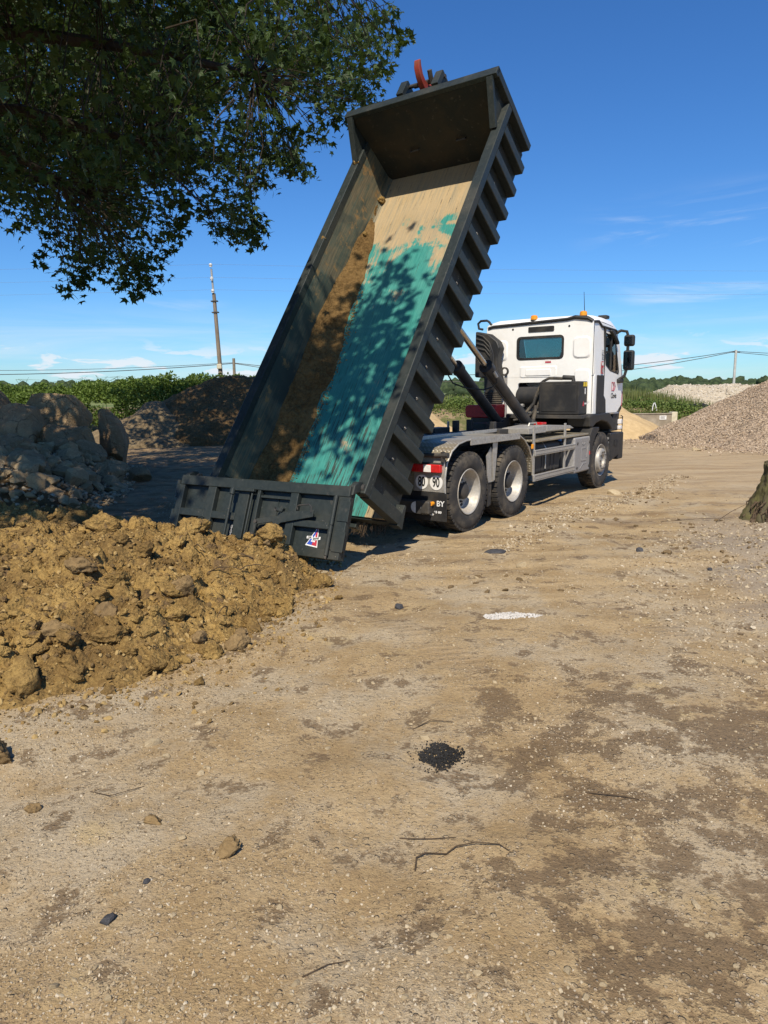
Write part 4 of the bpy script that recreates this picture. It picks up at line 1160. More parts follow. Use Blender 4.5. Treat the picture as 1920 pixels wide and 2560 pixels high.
# mudguards over the tandem
def fender_path():
    pts = [(-0.66, 0.60), (-0.665, 0.80), (-0.62, 0.98), (-0.50, 1.12), (-0.33, 1.205), (-0.12, 1.24), (0.1, 1.245), (1.30, 1.245), (1.48, 1.225), (1.66, 1.15), (1.82, 1.03), (1.93, 0.88), (1.985, 0.74), (2.0, 0.62)]
    return pts
for s in (-1, 1):
    pts = fender_path()
    outer = pts
    inner = [(x, z - 0.012) if 0 < i < len(pts) - 1 else (x + (0.012 if i == 0 else -0.012), z) for i, (x, z) in enumerate(pts)]
    inner = [(x + (0.012 if x < -0.3 else (-0.012 if x > 1.5 else 0)), z - (0.012 if -0.55 < x < 1.9 else 0)) for x, z in pts]
    mb = MB()
    n = len(pts)
    y0, y1 = s * 1.255, s * 0.60
    vs = [(x, y0, z) for x, z in outer] + [(x, y1, z) for x, z in outer] + [(x, y0, z) for x, z in inner] + [(x, y1, z) for x, z in inner]
    fs = []
    for i in range(n - 1):
        fs += [(i, i + 1, n + i + 1, n + i), (2 * n + i, 3 * n + i, 3 * n + i + 1, 2 * n + i + 1), (i, 2 * n + i, 2 * n + i + 1, i + 1), (n + i, n + i + 1, 3 * n + i + 1, 3 * n + i)]
    fs += [(0, n, 3 * n, 2 * n), (n - 1, 3 * n - 1, 4 * n - 1, 2 * n - 1)]
    mb.add(vs, fs)
    fd = mb.obj('mudguard', M['tread'], TR, smooth=True)
    # rolled lip along the edge and flat rail on the top
    MB().tube([(x, s * 1.257, z - 0.004) for x, z in pts], 0.011, 6).obj('edge_bead', M['alu'], fd, smooth=True)
    MB().box(-0.02, 1.50, s * 1.262 - 0.006, s * 1.262 + 0.006, 1.165, 1.258).obj('edge_rail', M['alu'], fd, 0.003)
    MB().box(-0.42, 1.9, s * 0.66 - 0.02, s * 0.66 + 0.02, 1.235, 1.285).obj('inner_rail', M['alu'], fd, 0.004)
    mb = MB()
    for k in range(6):
        mb.lathe([(0.0, s * 1.268), (0.011, s * 1.268), (0.014, s * 1.274), (0.0, s * 1.278)], (0.1 + 0.27 * k, 0, 1.235), 'y', 8)
    mb.obj('rivets', M['alu'], fd)
    MB().prism([(0.68, 1.165), (0.83, 1.165), (0.75, 0.62), (0.70, 0.62)], s * 1.235, s * 1.225).obj('stay', M['alu'], fd)
    MB().prism([(0.53, 0.98), (0.66, 1.1), (0.74, 1.0), (0.77, 0.60), (0.60, 0.60), (0.56, 0.7)], s * 1.215, s * 1.205).obj('splash_plate', M['alu'], fd)
    MB().prism([(0.60, 0.60), (0.72, 0.60), (0.70, 0.27), (0.62, 0.25)], s * 1.2, s * 0.7).obj('mudflap', M['rubber'], fd)
    # rear panel with lamp and speed discs
    ex = -1 if s < 0 else 1
    y_in, y_out = s * 0.80, s * 1.262
    rp = MB().prism([(-0.690, 0.605), (-0.690, 1.02), (-0.665, 1.10), (-0.645, 1.10), (-0.672, 1.0), (-0.672, 0.605)], y_in, y_out).obj('rear_panel', M['alu'], TR, 0.006)
    lamp = MB().box(-0.755, -0.692, s * 0.80, s * 1.235, 0.862, 0.965).obj('tail_light', M['lens_red'], TR, 0.012)
    MB().box(-0.759, -0.754, s * 0.99, s * 1.10, 0.868, 0.959).obj('reversing_lens', M['lens_white'], lamp, 0.003)
    MB().box(-0.7585, -0.754, s * 0.915, s * 0.985, 0.868, 0.959).obj('brake_lens', M['red'], lamp, 0.003)
    MB().box(-0.72, -0.66, s * 0.82, s * 1.24, 0.965, 0.985).obj('lamp_shelf', M['steel'], lamp)
    for yy, num in ((0.925, '80'), (1.142, '90')):
        dd = MB().lathe([(0.0, -0.697), (0.094, -0.697), (0.094, -0.691)], (0, s * yy, 0.730), 'x', 36).obj('speed_disc', M['disc'], TR)
        if s < 0: lettering(num, 0.172, M['ink'], dd, (-0.6985, s * yy, 0.730), (0, -1, 0), (0, 0, 1), 0.62, 0.004, 'numerals')
    fl = MB().box(-0.70, -0.688, s * 0.62, s * 1.30, 0.235, 0.60).obj('rear_mudflap', M['black'], TR, 0.005)
    if s < 0:
        lettering('BY', 0.10, M['ink_white'], fl, (-0.7015, -1.21, 0.462), (0, -1, 0), (0, 0, 1), 1.0, 0.002)
        lettering('65 80', 0.038, M['ink_white'], fl, (-0.7015, -1.17, 0.352), (0, -1, 0), (0, 0, 1), 1.3, 0.002)
        lettering('www.    by.fr', 0.036, M['ink_white'], fl, (-0.7015, -1.02, 0.318), (0, -1, 0), (0, 0, 1), 1.0, 0.001)
    # swung rod end above the lamp
    mb = MB().tube([(-0.71, s * 0.78, 1.075), (-0.71, s * 1.26, 1.082)], 0.028, 10)
    mb.tube([(-0.71, s * 1.26, 1.082), (-0.71, s * 1.33, 1.085)], 0.036, 8)
    mb.box(-0.73, -0.69, s * 1.23, s * 1.27, 1.0, 1.13)
    mb.obj('locking_rod', M['steel'], TR, smooth=True)
# folding under-run bar at the back
ub = MB().box(-0.80, -0.68, -1.10, 1.10, 0.325, 0.495).obj('underrun_bar', M['steel'], TR, 0.025, seg=3)
MB().lathe([(0.0, -0.806), (0.075, -0.806), (0.075, -0.80)], (0, -0.905, 0.412), 'x', 20).obj('peeled_sticker', M['ink_white'], ub)
mb = MB().box(-0.8068, -0.8062, -0.98, -0.905, 0.33, 0.495)
mb.obj('bare_patch', M['steel'], ub)
MB().lathe([(0.0, -0.752), (0.026, -0.752), (0.026, -0.70)], (0, -1.098, 0.462), 'x', 18).obj('side_reflector', M['amber'], ub)
mb = MB()
for s in (-1, 1): mb.box(-0.74, -0.66, s * 0.5 - 0.05, s * 0.5 + 0.05, 0.4, 0.85)
mb.obj('bar_brackets', M['steel'], TR)
# side guards
for s in (-1, 1):
    sgd = MB().box(2.17, 3.90, s * 1.20 - 0.022, s * 1.20 + 0.022, 0.850, 0.945).obj('side_guard', M['alu'], TR, 0.006)
    MB().box(2.13, 3.92, s * 1.20 - 0.022, s * 1.20 + 0.022, 0.448, 0.553).obj('guard_rail', M['alu'], sgd, 0.006)
    MB().box(2.165, 2.225, s * 1.17 - 0.02, s * 1.17 + 0.006, 0.44, 1.32).obj('guard_post', M['alu'], sgd, 0.004)
    MB().box(3.46, 3.52, s * 1.17 - 0.02, s * 1.17 + 0.006, 0.44, 1.32).obj('guard_post', M['alu'], sgd, 0.004)
    mb = MB()
    for a, b_ in ((0.867, 0.873), (0.922, 0.928), (0.467, 0.473), (0.527, 0.533)):
        mb.box(2.18, 3.89, s * 1.2225 - 0.002, s * 1.2225 + 0.002, a, b_)
    mb.obj('guard_grooves', M['steel'], sgd)
    MB().box(2.05, 2.11, s * 1.21 - 0.012, s * 1.21 + 0.012, 0.975, 1.05).obj('marker_lamp', M['amber'], TR, 0.006)
    # tanks between the axles
    tk = MB().box(2.32, 3.45, s * 0.60, s * 1.13, 0.50, 1.04).obj('fuel_tank', M['black'], TR, 0.09, seg=4)
    mb = MB()
    for k in (2.62, 2.78, 2.98, 3.14): mb.box(k, k + 0.03, s * 1.128, s * 1.139, 0.55, 0.9)
    mb.obj('tank_ribs', M['black'], tk, 0.004)
    MB().tube([(2.75, s * 0.62, 1.047), (2.75, s * 1.0, 1.047), (2.75, s * 1.09, 1.02), (2.75, s * 1.142, 0.95), (2.75, s * 1.142, 0.6)], 0.012, 6).obj('tank_strap', M['alu'], tk, smooth=True)
    MB().box(3.5, 3.78, s * 0.62, s * 1.10, 0.5, 1.0).obj('urea_tank', M['black'], TR, 0.05, seg=3)
    MB().lathe([(0.0, 1.065), (0.045, 1.065), (0.05, 1.05), (0.05, 1.0)], (3.66, s * 1.0, 0), 'z', 14).obj('filler_cap', M['bluecap'], TR, smooth=True)
    # grey cover with pressed outlines
    cv = MB().box(3.86, 4.70, s * 0.72, s * 1.225, 0.405, 1.045).obj('exhaust_cover', M['grey'], TR, 0.035, seg=4)
    mb = MB()
    yy0, yy1 = s * 1.222, s * 1.231
    def strip(x0, z0, x1, z1, wd=0.012):
        a = math.atan2(z1 - z0, x1 - x0)
        dx, dz = -math.sin(a) * wd, math.cos(a) * wd
        mb.prism([(x0 - dx, z0 - dz), (x1 - dx, z1 - dz), (x1 + dx, z1 + dz), (x0 + dx, z0 + dz)], min(yy0, yy1), max(yy0, yy1))
    for q in ((4.18, 0.62, 4.18, 0.84), (4.18, 0.84, 4.42, 0.84), (4.42, 0.84, 4.42, 0.80), (4.18, 0.62, 4.42, 0.62), (4.46, 0.66, 4.52, 0.88), (4.12, 0.47, 4.28, 0.56), (4.28, 0.56, 4.44, 0.56), (4.2, 0.93, 4.28, 0.90), (4.28, 0.90, 4.36, 0.93)):
        strip(*q)
    mb.obj('pressed_lines', M['grey'], cv, 0.003)
    mb = MB()
    for xx, zz in ((3.98, 0.94), (4.58, 0.94), (3.98, 0.50), (4.58, 0.50)):
        mb.lathe([(0.0, s * 1.234), (0.024, s * 1.234), (0.028, s * 1.224)], (xx, 0, zz), 'y', 12)
    mb.obj('bolts', M['steel'], cv)
    MB().box(4.585, 4.675, s * 1.228 - 0.004, s * 1.228 + 0.004, 0.70, 0.765).obj('reflector', M['lens_red'], cv)
    MB().box(2.28, 4.6, s * 0.62, s * 1.2, 1.062, 1.10).obj('step_deck', M['tread'], TR, 0.006)
    # fender behind and over the front wheel
    fpath = []
    for a in range(200, -21, -20):
        fpath.append((5.28 + 0.63 * math.cos(R(a)), RW + 0.63 * math.sin(R(a))))
    hi = [(x, z + 0.03) for x, z in fpath]
    mb = MB()
    arch = [(4.60, 0.33), (4.66, 0.62), (4.76, 0.86), (4.92, 1.03), (5.10, 1.12), (5.10, 1.17), (4.72, 1.17), (4.58, 1.06), (4.72, 0.34)]
    mb.prism([(4.70, 0.33), (4.69, 0.66), (4.76, 0.88), (4.90, 1.04), (5.08, 1.13), (5.06, 1.19), (4.72, 1.19), (4.60, 1.06), (4.60, 0.33)], s * 0.80, s * 1.232)
    mb.obj('rear_arch', M['black'], TR, 0.012)
    mb = MB()
    mb.prism([(4.62, 1.40), (4.82, 1.44), (5.75, 1.44), (5.98, 1.30), (6.02, 1.12), (5.90, 1.10), (5.80, 1.17), (5.62, 1.25), (5.28, 1.30), (5.0, 1.26), (4.80, 1.18), (4.66, 1.20)], s * 0.75, s * 1.20)
    mb.obj('front_arch', M['black'], TR, 0.03, seg=3)
# cylinders
for s in (-1, 1):
    y = s * 0.40
    base, top = (Vector((3.70, y, 1.27)), Vector((2.02, y, 2.275))) if s < 0 else (Vector((4.10, y, 1.27)), Vector((2.45, y, 2.31)))
    dr = (top - base).normalized()
    cy_ = MB().tube([base, base + dr * 0.12, base + dr * 0.9, top - dr * 0.14, top - dr * 0.138, top], [0.092, 0.095, 0.096, 0.098, 0.116, 0.116], 24).obj('hydraulic_cylinder', M['steel'], TR, smooth=True)
    MB().tube([top, top + dr * 1.6], 0.047 if s < 0 else 0.05, 16).obj('piston_rod', M['chrome'], cy_, smooth=True)
    MB().tube([base + Vector((0, -0.13, -0.02)), base + Vector((0, 0.13, -0.02))], 0.10, 16).obj('pivot_pin', M['steel'], cy_, smooth=True)
    up = dr.cross(Vector((0, 1, 0)))
    MB().tube([base + dr * 0.2 + up * 0.11, base + dr * 1.2 + up * 0.115, top - dr * 0.25 + up * 0.12, top - dr * 0.06 + up * 0.12], 0.014, 6).obj('oil_pipe', M['steel'], cy_, smooth=True)
hose = MB().tube([(2.16, -0.52, 2.12), (2.24, -0.50, 2.02), (2.22, -0.42, 1.94), (2.34, -0.2, 1.90), (2.52, 0.2, 1.93), (2.60, 0.36, 1.96), (2.56, 0.52, 2.02), (2.42, 0.55, 2.18), (2.34, 0.5, 2.24)], 0.013, 8)
hose.obj('link_hose', M['steel'], TR, smooth=True)
MB().tube([(2.10, -0.50, 2.18), (2.17, -0.52, 2.10)], 0.03, 10).obj('hose_fitting', M['alu'], TR, smooth=True)
# hook arm: hinge frame under the skip and the jib with its hook ahead of the headboard (skip axes u, v, w)
TAU = R(55.745)
ct, st_ = math.cos(TAU), math.sin(TAU)
def skip_t(p): return Vector((-1.715 + p[0] * ct - p[2] * st_, p[1], 0.405 + p[0] * st_ + p[2] * ct))
mb = MB(skip_t)
for s in (-1, 1): mb.box(1.0, 6.25, s * 0.28 - 0.07, s * 0.28 + 0.07, -0.42, -0.22)
mb.box(6.06, 6.30, -0.13, 0.13, -0.42, 0.95)
arm = mb.obj('hook_arm', M['steel'], TR, 0.012)
mb = MB(skip_t)
prof = [(6.16, 0.90), (6.17, 1.02), (6.205, 1.12), (6.25, 1.22), (6.29, 1.32), (6.345, 1.385), (6.385, 1.375), (6.35, 1.30), (6.33, 1.22), (6.345, 1.12), (6.37, 1.05), (6.36, 0.93)]
hk = [(6.10, 0.92), (6.09, 1.05), (6.10, 1.16), (6.14, 1.28), (6.20, 1.38), (6.285, 1.43), (6.325, 1.405), (6.27, 1.35), (6.215, 1.26), (6.20, 1.17), (6.215, 1.09), (6.265, 1.04), (6.32, 1.05), (6.345, 1.00), (6.33, 0.92)]
mb.prism(hk, -0.035, 0.055)
mb.obj('hook', M['hook'], arm, 0.012)
mb = MB(skip_t).tube([(6.24, -0.16, 1.11), (6.24, 0.20, 1.11)], 0.034, 10)
mb.tube([(6.20, -0.10, 1.11), (6.26, -0.12, 1.26)], 0.035, 8)
mb.obj('safety_catch', M['steel'], arm, smooth=True)

# ---- cab
def cab_w(z): return 1.15 if z < 2.2 else 1.15 - (z - 2.2) * 0.055
CABX = 4.90
def slab(mb, outer, inner, x_of, th):
    """ring of quads between two loops (same count) in 3D, with thickness vector th"""
    n = len(outer)
    vs = [Vector(p) for p in outer] + [Vector(p) for p in inner]
    vs2 = [p + Vector(th) for p in vs]
    fs = []
    for i in range(n):
        j = (i + 1) % n
        fs += [(i, j, n + j, n + i), (2 * n + i, 3 * n + i, 3 * n + j, 2 * n + j), (i, 2 * n + i, 2 * n + j, j), (n + i, n + j, 3 * n + j, 3 * n + i)]
    mb.add(vs + vs2, fs)
def rrect(y0, y1, z0, z1, r, k=3):
    pts = []
    for cy0, cz0, a0 in ((y1 - r, z1 - r, 0), (y0 + r, z1 - r, 90), (y0 + r, z0 + r, 180), (y1 - r, z0 + r, 270)):
        for q in range(k + 1):
            a = R(a0 + 90 * q / k)
            pts.append((cy0 + r * math.cos(a), cz0 + r * math.sin(a)))
    return pts
cab = MB()
# back wall: upper half with the window, lower half with the recess
up_o = [(CABX, y * (cab_w(z) / 1.15), z) for y, z in rrect(-1.15, 1.15, 2.14, 3.20, 0.07)]
up_i = [(CABX, y, z) for y, z in rrect(-0.53, 0.42, 2.49, 2.915, 0.07)]
slab(cab, up_o, up_i, None, (0.05, 0, 0))
lo_o = [(CABX, y, z) for y, z in rrect(-1.15, 1.15, 1.43, 2.1395, 0.004)]
lo_i = [(CABX, y, z) for y, z in rrect(-0.98, 0.39, 1.45, 2.04, 0.05)]
slab(cab, lo_o, lo_i, None, (0.05, 0, 0))
cab.box(CABX + 0.45, CABX + 0.47, -1.0, 0.42, 1.44, 2.06)
# side walls with door windows, roof, front
SIDE = [(4.952, 1.43), (4.952, 2.2), (4.952, 3.10), (5.1, 3.17), (6.20, 3.10), (6.44, 2.75), (6.60, 2.15), (6.66, 1.62), (6.30, 1.43), (5.6, 1.43)]
WIN = [(5.55, 2.33), (5.54, 2.60), (5.53, 2.88), (5.58, 2.95), (6.12, 2.91), (6.24, 2.62), (6.36, 2.24), (6.30, 2.20), (6.0, 2.22), (5.72, 2.30)]
WIN = [(5.56, 2.36), (5.55, 2.62), (5.54, 2.90), (5.60, 2.955), (6.13, 2.905), (6.23, 2.62), (6.33, 2.26), (6.29, 2.20), (6.20, 2.215), (5.80, 2.26)]
for s in (-1, 1):
    slab(cab, [(x, s * cab_w(z), z) for x, z in SIDE], [(x, s * cab_w(z), z) for x, z in WIN], None, (0, -s * 0.04, 0))
# roof shell: cross sections along x
def roof_sec(x, ze, zc, yw):
    return [(x, -yw, ze), (x, -yw + 0.05, ze + (zc - ze) * 0.6), (x, -yw + 0.22, zc - 0.01), (x, 0, zc), (x, yw - 0.22, zc - 0.01), (x, yw - 0.05, ze + (zc - ze) * 0.6), (x, yw, ze)]
secs = [roof_sec(4.93, 3.12, 3.205, 1.095), roof_sec(5.05, 3.17, 3.285, 1.098), roof_sec(5.5, 3.155, 3.31, 1.10), roof_sec(6.0, 3.12, 3.29, 1.10), roof_sec(6.3, 3.05, 3.21, 1.09), roof_sec(6.45, 2.98, 3.06, 1.06)]
vs = [p for q in secs for p in q]
fs = [(7 * i + k, 7 * i + k + 1, 7 * i + 8 + k, 7 * i + 7 + k) for i in range(5) for k in range(6)]
fs += [tuple(range(7))[::-1], tuple(range(35, 42))]
cab.add(vs, fs)
# front: pillars and lower panel, floor
cab.box(6.56, 6.80, -1.02, 1.02, 1.35, 2.10)
for s in (-1, 1):
    cab.add([(6.30, s * 1.10, 3.05), (6.45, s * 1.02, 3.05), (6.80, s * 1.02, 2.08), (6.60, s * 1.15, 2.08), (6.34, s * 1.06, 3.05), (6.42, s * 1.0, 3.05), (6.76, s * 0.98, 2.08), (6.62, s * 1.08, 2.08)],
            [(0, 1, 2, 3), (4, 7, 6, 5), (0, 4, 5, 1), (1, 5, 6, 2), (2, 6, 7, 3), (3, 7, 4, 0)])
    cab.add([(6.58, s * 1.15, 2.1), (6.80, s * 1.02, 2.1), (6.80, s * 1.02, 1.35), (6.60, s * 1.15, 1.5)], [(0, 1, 2, 3)])
cab.box(4.955, 6.6, -1.10, 1.10, 1.40, 1.428)
cabo = cab.obj('cab', M['white'], TR, 0.008)
wd = MB().prism(rrect(-0.53, 0.42, 2.49, 2.915, 0.07), CABX + 0.012, CABX + 0.018, 'x').obj('rear_window', M['glass'], cabo)
mb = MB()
slab(mb, [(CABX - 0.006, y, z) for y, z in rrect(-0.545, 0.435, 2.475, 2.93, 0.08)], [(CABX - 0.006, y, z) for y, z in rrect(-0.50, 0.39, 2.52, 2.885, 0.05)], None, (0.022, 0, 0))
mb.obj('window_seal', M['black'], wd)
MB().prism([(6.45, 3.03), (6.46, 3.03), (6.80, 2.10), (6.79, 2.10)], -1.0, 1.0).obj('windscreen', M['glass'], cabo)
for s in (-1, 1):
    sw = MB().prism(WIN, s * 1.118, s * 1.112).obj('door_window', M['glass'], cabo)
    mb = MB()
    c0 = (sum(p[0] for p in WIN) / len(WIN), sum(p[1] for p in WIN) / len(WIN))
    slab(mb, [(c0[0] + (x - c0[0]) * 1.045, s * (cab_w(z) + 0.004), c0[1] + (z - c0[1]) * 1.045) for x, z in WIN], [(c0[0] + (x - c0[0]) * 0.955, s * (cab_w(z) + 0.004), c0[1] + (z - c0[1]) * 0.955) for x, z in WIN], None, (0, -s * 0.03, 0))
    mb.obj('window_seal', M['black'], sw)
    MB().box(5.86, 5.905, s * 1.11, s * 1.14, 2.25, 2.93).obj('window_bar', M['black'], sw)
    # door seams
    mb = MB()
    mb.prism([(5.47, 1.44), (5.482, 1.44), (5.482, 3.08), (5.47, 3.08)], s * 1.1525, s * 1.10)
    mb.obj('door_seam', M['ink'], cabo)
    # side wind deflector / corner panel and black vent column under it
    MB().box(5.06, 5.45, s * 1.1515 - 0.012, s * 1.1515 + 0.012, 1.44, 2.16).obj('vent_column', M['black'], cabo, 0.012)
    MB().prism([(5.30, 1.30), (5.62, 1.30), (5.56, 1.70), (5.46, 1.78), (5.38, 1.76), (5.36, 1.5)], s * 1.17, s * 1.10).obj('step_cover', M['black'], cabo, 0.02)
    mb = MB()
    for (x0, z0, x1, z1) in ((4.95, 3.135, 5.18, 3.155), (5.18, 3.155, 5.34, 3.075), (5.34, 3.075, 6.15, 3.05), (6.15, 3.05, 6.30, 3.01)):
        mb.tube([(x0, s * (cab_w(z0) + 0.006), z0), (x1, s * (cab_w(z1) + 0.006), z1)], 0.025, 8)
    mb.obj('roof_gutter', M['black'], cabo, smooth=True)
    # mirrors
    mr = MB().tube([(6.20, s * 1.09, 3.0), (6.28, s * 1.18, 3.05), (6.33, s * 1.28, 3.03), (6.345, s * 1.31, 2.92), (6.345, s * 1.30, 2.3), (6.34, s * 1.26, 2.15), (6.34, s * 1.15, 2.09)], 0.03, 8).obj('mirror_arm', M['black'], TR, smooth=True)
    MB().box(6.22, 6.48, s * 1.14, s * 1.22, 2.02, 2.11).obj('arm_foot', M['black'], mr, 0.03)
    yc = s * 1.33
    h1 = MB().box(6.30, 6.42, yc - 0.105, yc + 0.105, 2.74, 2.965).obj('mirror_head', M['black'], mr, 0.045, seg=3)
    h2 = MB().box(6.30, 6.44, yc - 0.105, yc + 0.105, 2.27, 2.665).obj('mirror_head', M['black'], mr, 0.045, seg=3)
    # glass faces lie in the heads' backs
    MB().box(6.288, 6.299, yc - 0.08, yc + 0.08, 2.775, 2.93).obj('mirror_pane', M['mirror'], mr, 0.004)
    MB().box(6.288, 6.299, yc - 0.08, yc + 0.08, 2.31, 2.63).obj('mirror_pane', M['mirror'], mr, 0.004)
    MB().prism([(5.72, 3.03), (5.86, 3.035), (6.20, 2.83), (6.21, 2.78), (6.12, 2.77), (5.90, 2.90), (5.72, 2.985)], s * 1.125, s * 1.19).obj('kerb_mirror', M['black'], TR, 0.03)
# back wall fittings
mb = MB()
mb.tube([(CABX + 0.01, -1.09, 3.145), (CABX - 0.005, -1.0, 3.20), (CABX - 0.005, -0.75, 3.235), (CABX - 0.005, -0.6, 3.205), (CABX - 0.005, 0.95, 3.155), (CABX, 1.06, 3.13)], [0.034, 0.036, 0.036, 0.030, 0.028, 0.03], 8)
mb.obj('roof_seam', M['black'], cabo, smooth=True)
MB().prism(rrect(-0.34, 0.19, 3.005, 3.105, 0.02), CABX - 0.012, CABX + 0.01, 'x').obj('air_grille', M['black'], cabo)
mb = MB()
for y in (-0.64, 0.52): mb.lathe([(0.0, CABX - 0.006), (0.02, CABX - 0.006), (0.02, CABX)], (0, y, 3.08), 'x', 12)
mb.obj('grommets', M['ink'], cabo)
def emboss(loops, name, dep=0.016):
    mb = MB()
    for o_, i_ in loops:
        slab(mb, [(CABX - 0.001, y, z) for y, z in o_], [(CABX - dep, y, z) for y, z in i_], None, (0.01, 0, 0))
        mb.prism(i_, CABX - dep, CABX - dep + 0.006, 'x')
    return mb.obj(name, M['white'], cabo, 0.006)
emboss([(rrect(-1.08, -0.72, 2.47, 2.88, 0.09), rrect(-1.05, -0.755, 2.50, 2.85, 0.08))], 'pressed_panel', 0.022)
emboss([(rrect(0.62, 1.08, 2.47, 2.88, 0.09), rrect(0.655, 1.05, 2.50, 2.85, 0.08))], 'pressed_panel', 0.022)
emboss([(rrect(-0.42, 0.36, 2.13, 2.355, 0.04), rrect(-0.39, 0.33, 2.145, 2.335, 0.035))], 'pressed_panel', 0.012)
emboss([(rrect(-0.31, 0.24, 2.16, 2.30, 0.02), rrect(-0.29, 0.22, 2.175, 2.285, 0.02))], 'pressed_panel', 0.024)
emboss([(rrect(-1.09, -0.76, 1.62, 2.28, 0.08), rrect(-1.06, -0.79, 1.65, 2.25, 0.07))], 'pressed_panel', 0.018)
mb = MB()
mb.box(CABX - 0.004, CABX - 0.001, -1.128, -1.118, 1.45, 3.1)
mb.obj('corner_seam', M['ink'], cabo)
st1 = MB().box(CABX - 0.004, CABX - 0.001, -0.30, -0.17, 2.405, 2.475).obj('warning_sticker', M['ink_white'], cabo)
MB().box(CABX - 0.006, CABX - 0.0035, -0.295, -0.175, 2.41, 2.44).obj('red_band', M['ink_red'], st1)
for s in (-1,):
    sk = MB().box(5.28, 5.40, s * 1.1535 - 0.001, s * 1.1535 + 0.001, 2.19, 2.42).obj('door_sticker', M['ink_red'], cabo)
    MB().box(5.295, 5.39, s * 1.1555 - 0.001, s * 1.1555 + 0.001, 2.345, 2.405).obj('print', M['ink_white'], sk)
    MB().box(5.32, 5.39, s * 1.1555 - 0.001, s * 1.1555 + 0.001, 2.21, 2.30).obj('print', M['grey'], sk)
    mb = MB()
    for zz_, l_ in ((2.45, 0.03), (2.49, 0.02), (2.52, 0.045), (2.58, 0.025), (2.615, 0.02)):
        mb.box(5.315, 5.345, -1.1535, -1.1515, zz_, zz_ + l_)
        mb.box(5.375, 5.395, -1.1535, -1.1515, zz_ - 0.01, zz_ + l_ * 0.5)
    mb.obj('stencil_marks', M['ink'], cabo)
lettering('Clovis', 0.145, M['ink'], cabo, (6.07, -1.153, 1.765), (1, 0, 0), (0, 0, 1), 0.92, 0.002)
# chevron mark: outlined D and arrow head in dark red
mb = MB()
def stroke(pts, wd=0.0065):
    for (x0, z0), (x1, z1) in zip(pts, pts[1:]):
        a = math.atan2(z1 - z0, x1 - x0)
        dx, dz = -math.sin(a) * wd, math.cos(a) * wd
        e = (math.cos(a) * wd * 0.8, math.sin(a) * wd * 0.8)
        mb.prism([(x0 - dx - e[0], z0 - dz - e[1]), (x1 - dx + e[0], z1 - dz + e[1]), (x1 + dx + e[0], z1 + dz + e[1]), (x0 + dx - e[0], z0 + dz - e[1])], -1.1545, -1.152)
ox, oz, sx_, sz_ = 5.93, 1.865, 0.23, 0.165
def L2(p): return [(ox + a * sx_, oz + b * sz_) for a, b in p]
stroke(L2([(0.0, 0.02), (0.0, 1.0), (0.22, 1.0), (0.52, 0.55), (0.30, 0.02), (0.0, 0.02)]))
stroke(L2([(0.45, 1.0), (0.68, 1.0), (1.0, 0.5), (0.62, 0.0), (0.42, 0.0), (0.72, 0.5), (0.45, 1.0)]))
mb.obj('logo', M['ink_red'], cabo)
# seats and dashboard seen through the glass
mb = MB()
for y in (-0.62, 0.62):
    mb.box(5.10, 5.24, y - 0.25, y + 0.25, 1.95, 2.62)
    mb.box(5.12, 5.22, y - 0.14, y + 0.14, 2.64, 2.82)
    mb.box(5.15, 5.65, y - 0.25, y + 0.25, 1.85, 2.0)
mb.obj('seats', M['seat'], cabo, 0.04)
mb = MB().box(6.2, 6.6, -1.05, 1.05, 1.5, 2.22)
mb.box(4.96, 4.99, -1.08, -0.60, 2.15, 3.1)
mb.box(4.96, 6.3, -1.05, 1.05, 3.04, 3.07)
mb.obj('dashboard', M['seat'], cabo, 0.03)
# lights and aerial on the roof
for y, z in ((-0.86, 3.245), (0.13, 3.235)):
    bc = MB().lathe([(0.072, z - 0.03), (0.072, z + 0.015), (0.0, z + 0.015)], (5.02, y, 0), 'z', 20).obj('beacon', M['black'], TR, smooth=True)
    MB().lathe([(0.066, z + 0.015), (0.071, z + 0.04), (0.063, z + 0.09), (0.034, z + 0.103), (0.0, z + 0.105)], (5.02, y, 0), 'z', 20).obj('beacon_lens', M['amber'], bc, smooth=True)
MB().tube([(5.25, -0.80, 3.27), (5.20, -0.79, 3.72)], [0.008, 0.004], 6).obj('aerial', M['ink'], TR)
MB().box(5.9, 6.1, -1.0, -0.82, 3.27, 3.34).obj('roof_lamp', M['black'], TR, 0.02)
# rail handle at the left end of the roof
MB().tube([(4.93, 0.98, 3.16), (4.90, 1.05, 3.26), (4.9, 1.10, 3.29), (4.9, 1.24, 3.29), (4.9, 1.30, 3.24), (4.9, 1.28, 3.14), (4.9, 1.19, 3.12)], 0.024, 8).obj('grab_handle', M['black'], TR, smooth=True)
# air intake duct behind the cab on the left
dc = MB().prism([(0.60, 1.90), (0.70, 2.5), (0.64, 2.72), (0.70, 2.85), (0.9, 3.0), (1.18, 3.06), (1.19, 2.16), (0.98, 2.14), (0.98, 1.90)], 4.56, 4.80, 'x').obj('air_intake', M['black'], TR, 0.03)
mb = MB()
for k in range(4):
    o_ = 0.09 * k
    mb.tube([(4.55, 1.15, 3.0 - o_), (4.55, 1.0 - o_ * 0.2, 2.95 - o_), (4.55, 0.86 - o_ * 0.1, 2.82 - o_), (4.55, 0.78, 2.62 - o_), (4.55, 0.76, 2.4 - o_)], 0.018, 6)
mb.obj('duct_ribs', M['black'], dc, smooth=True)
mb = MB()
for k in range(7): mb.lathe([(0.17, 1.60 + 0.04 * k), (0.19, 1.615 + 0.04 * k), (0.17, 1.63 + 0.04 * k)], (4.68, 0.82, 0), 'z', 20)
mb.lathe([(0.165, 1.5), (0.165, 1.92)], (4.68, 0.82, 0), 'z', 20)
mb.obj('bellows', M['rubber'], dc, smooth=True)
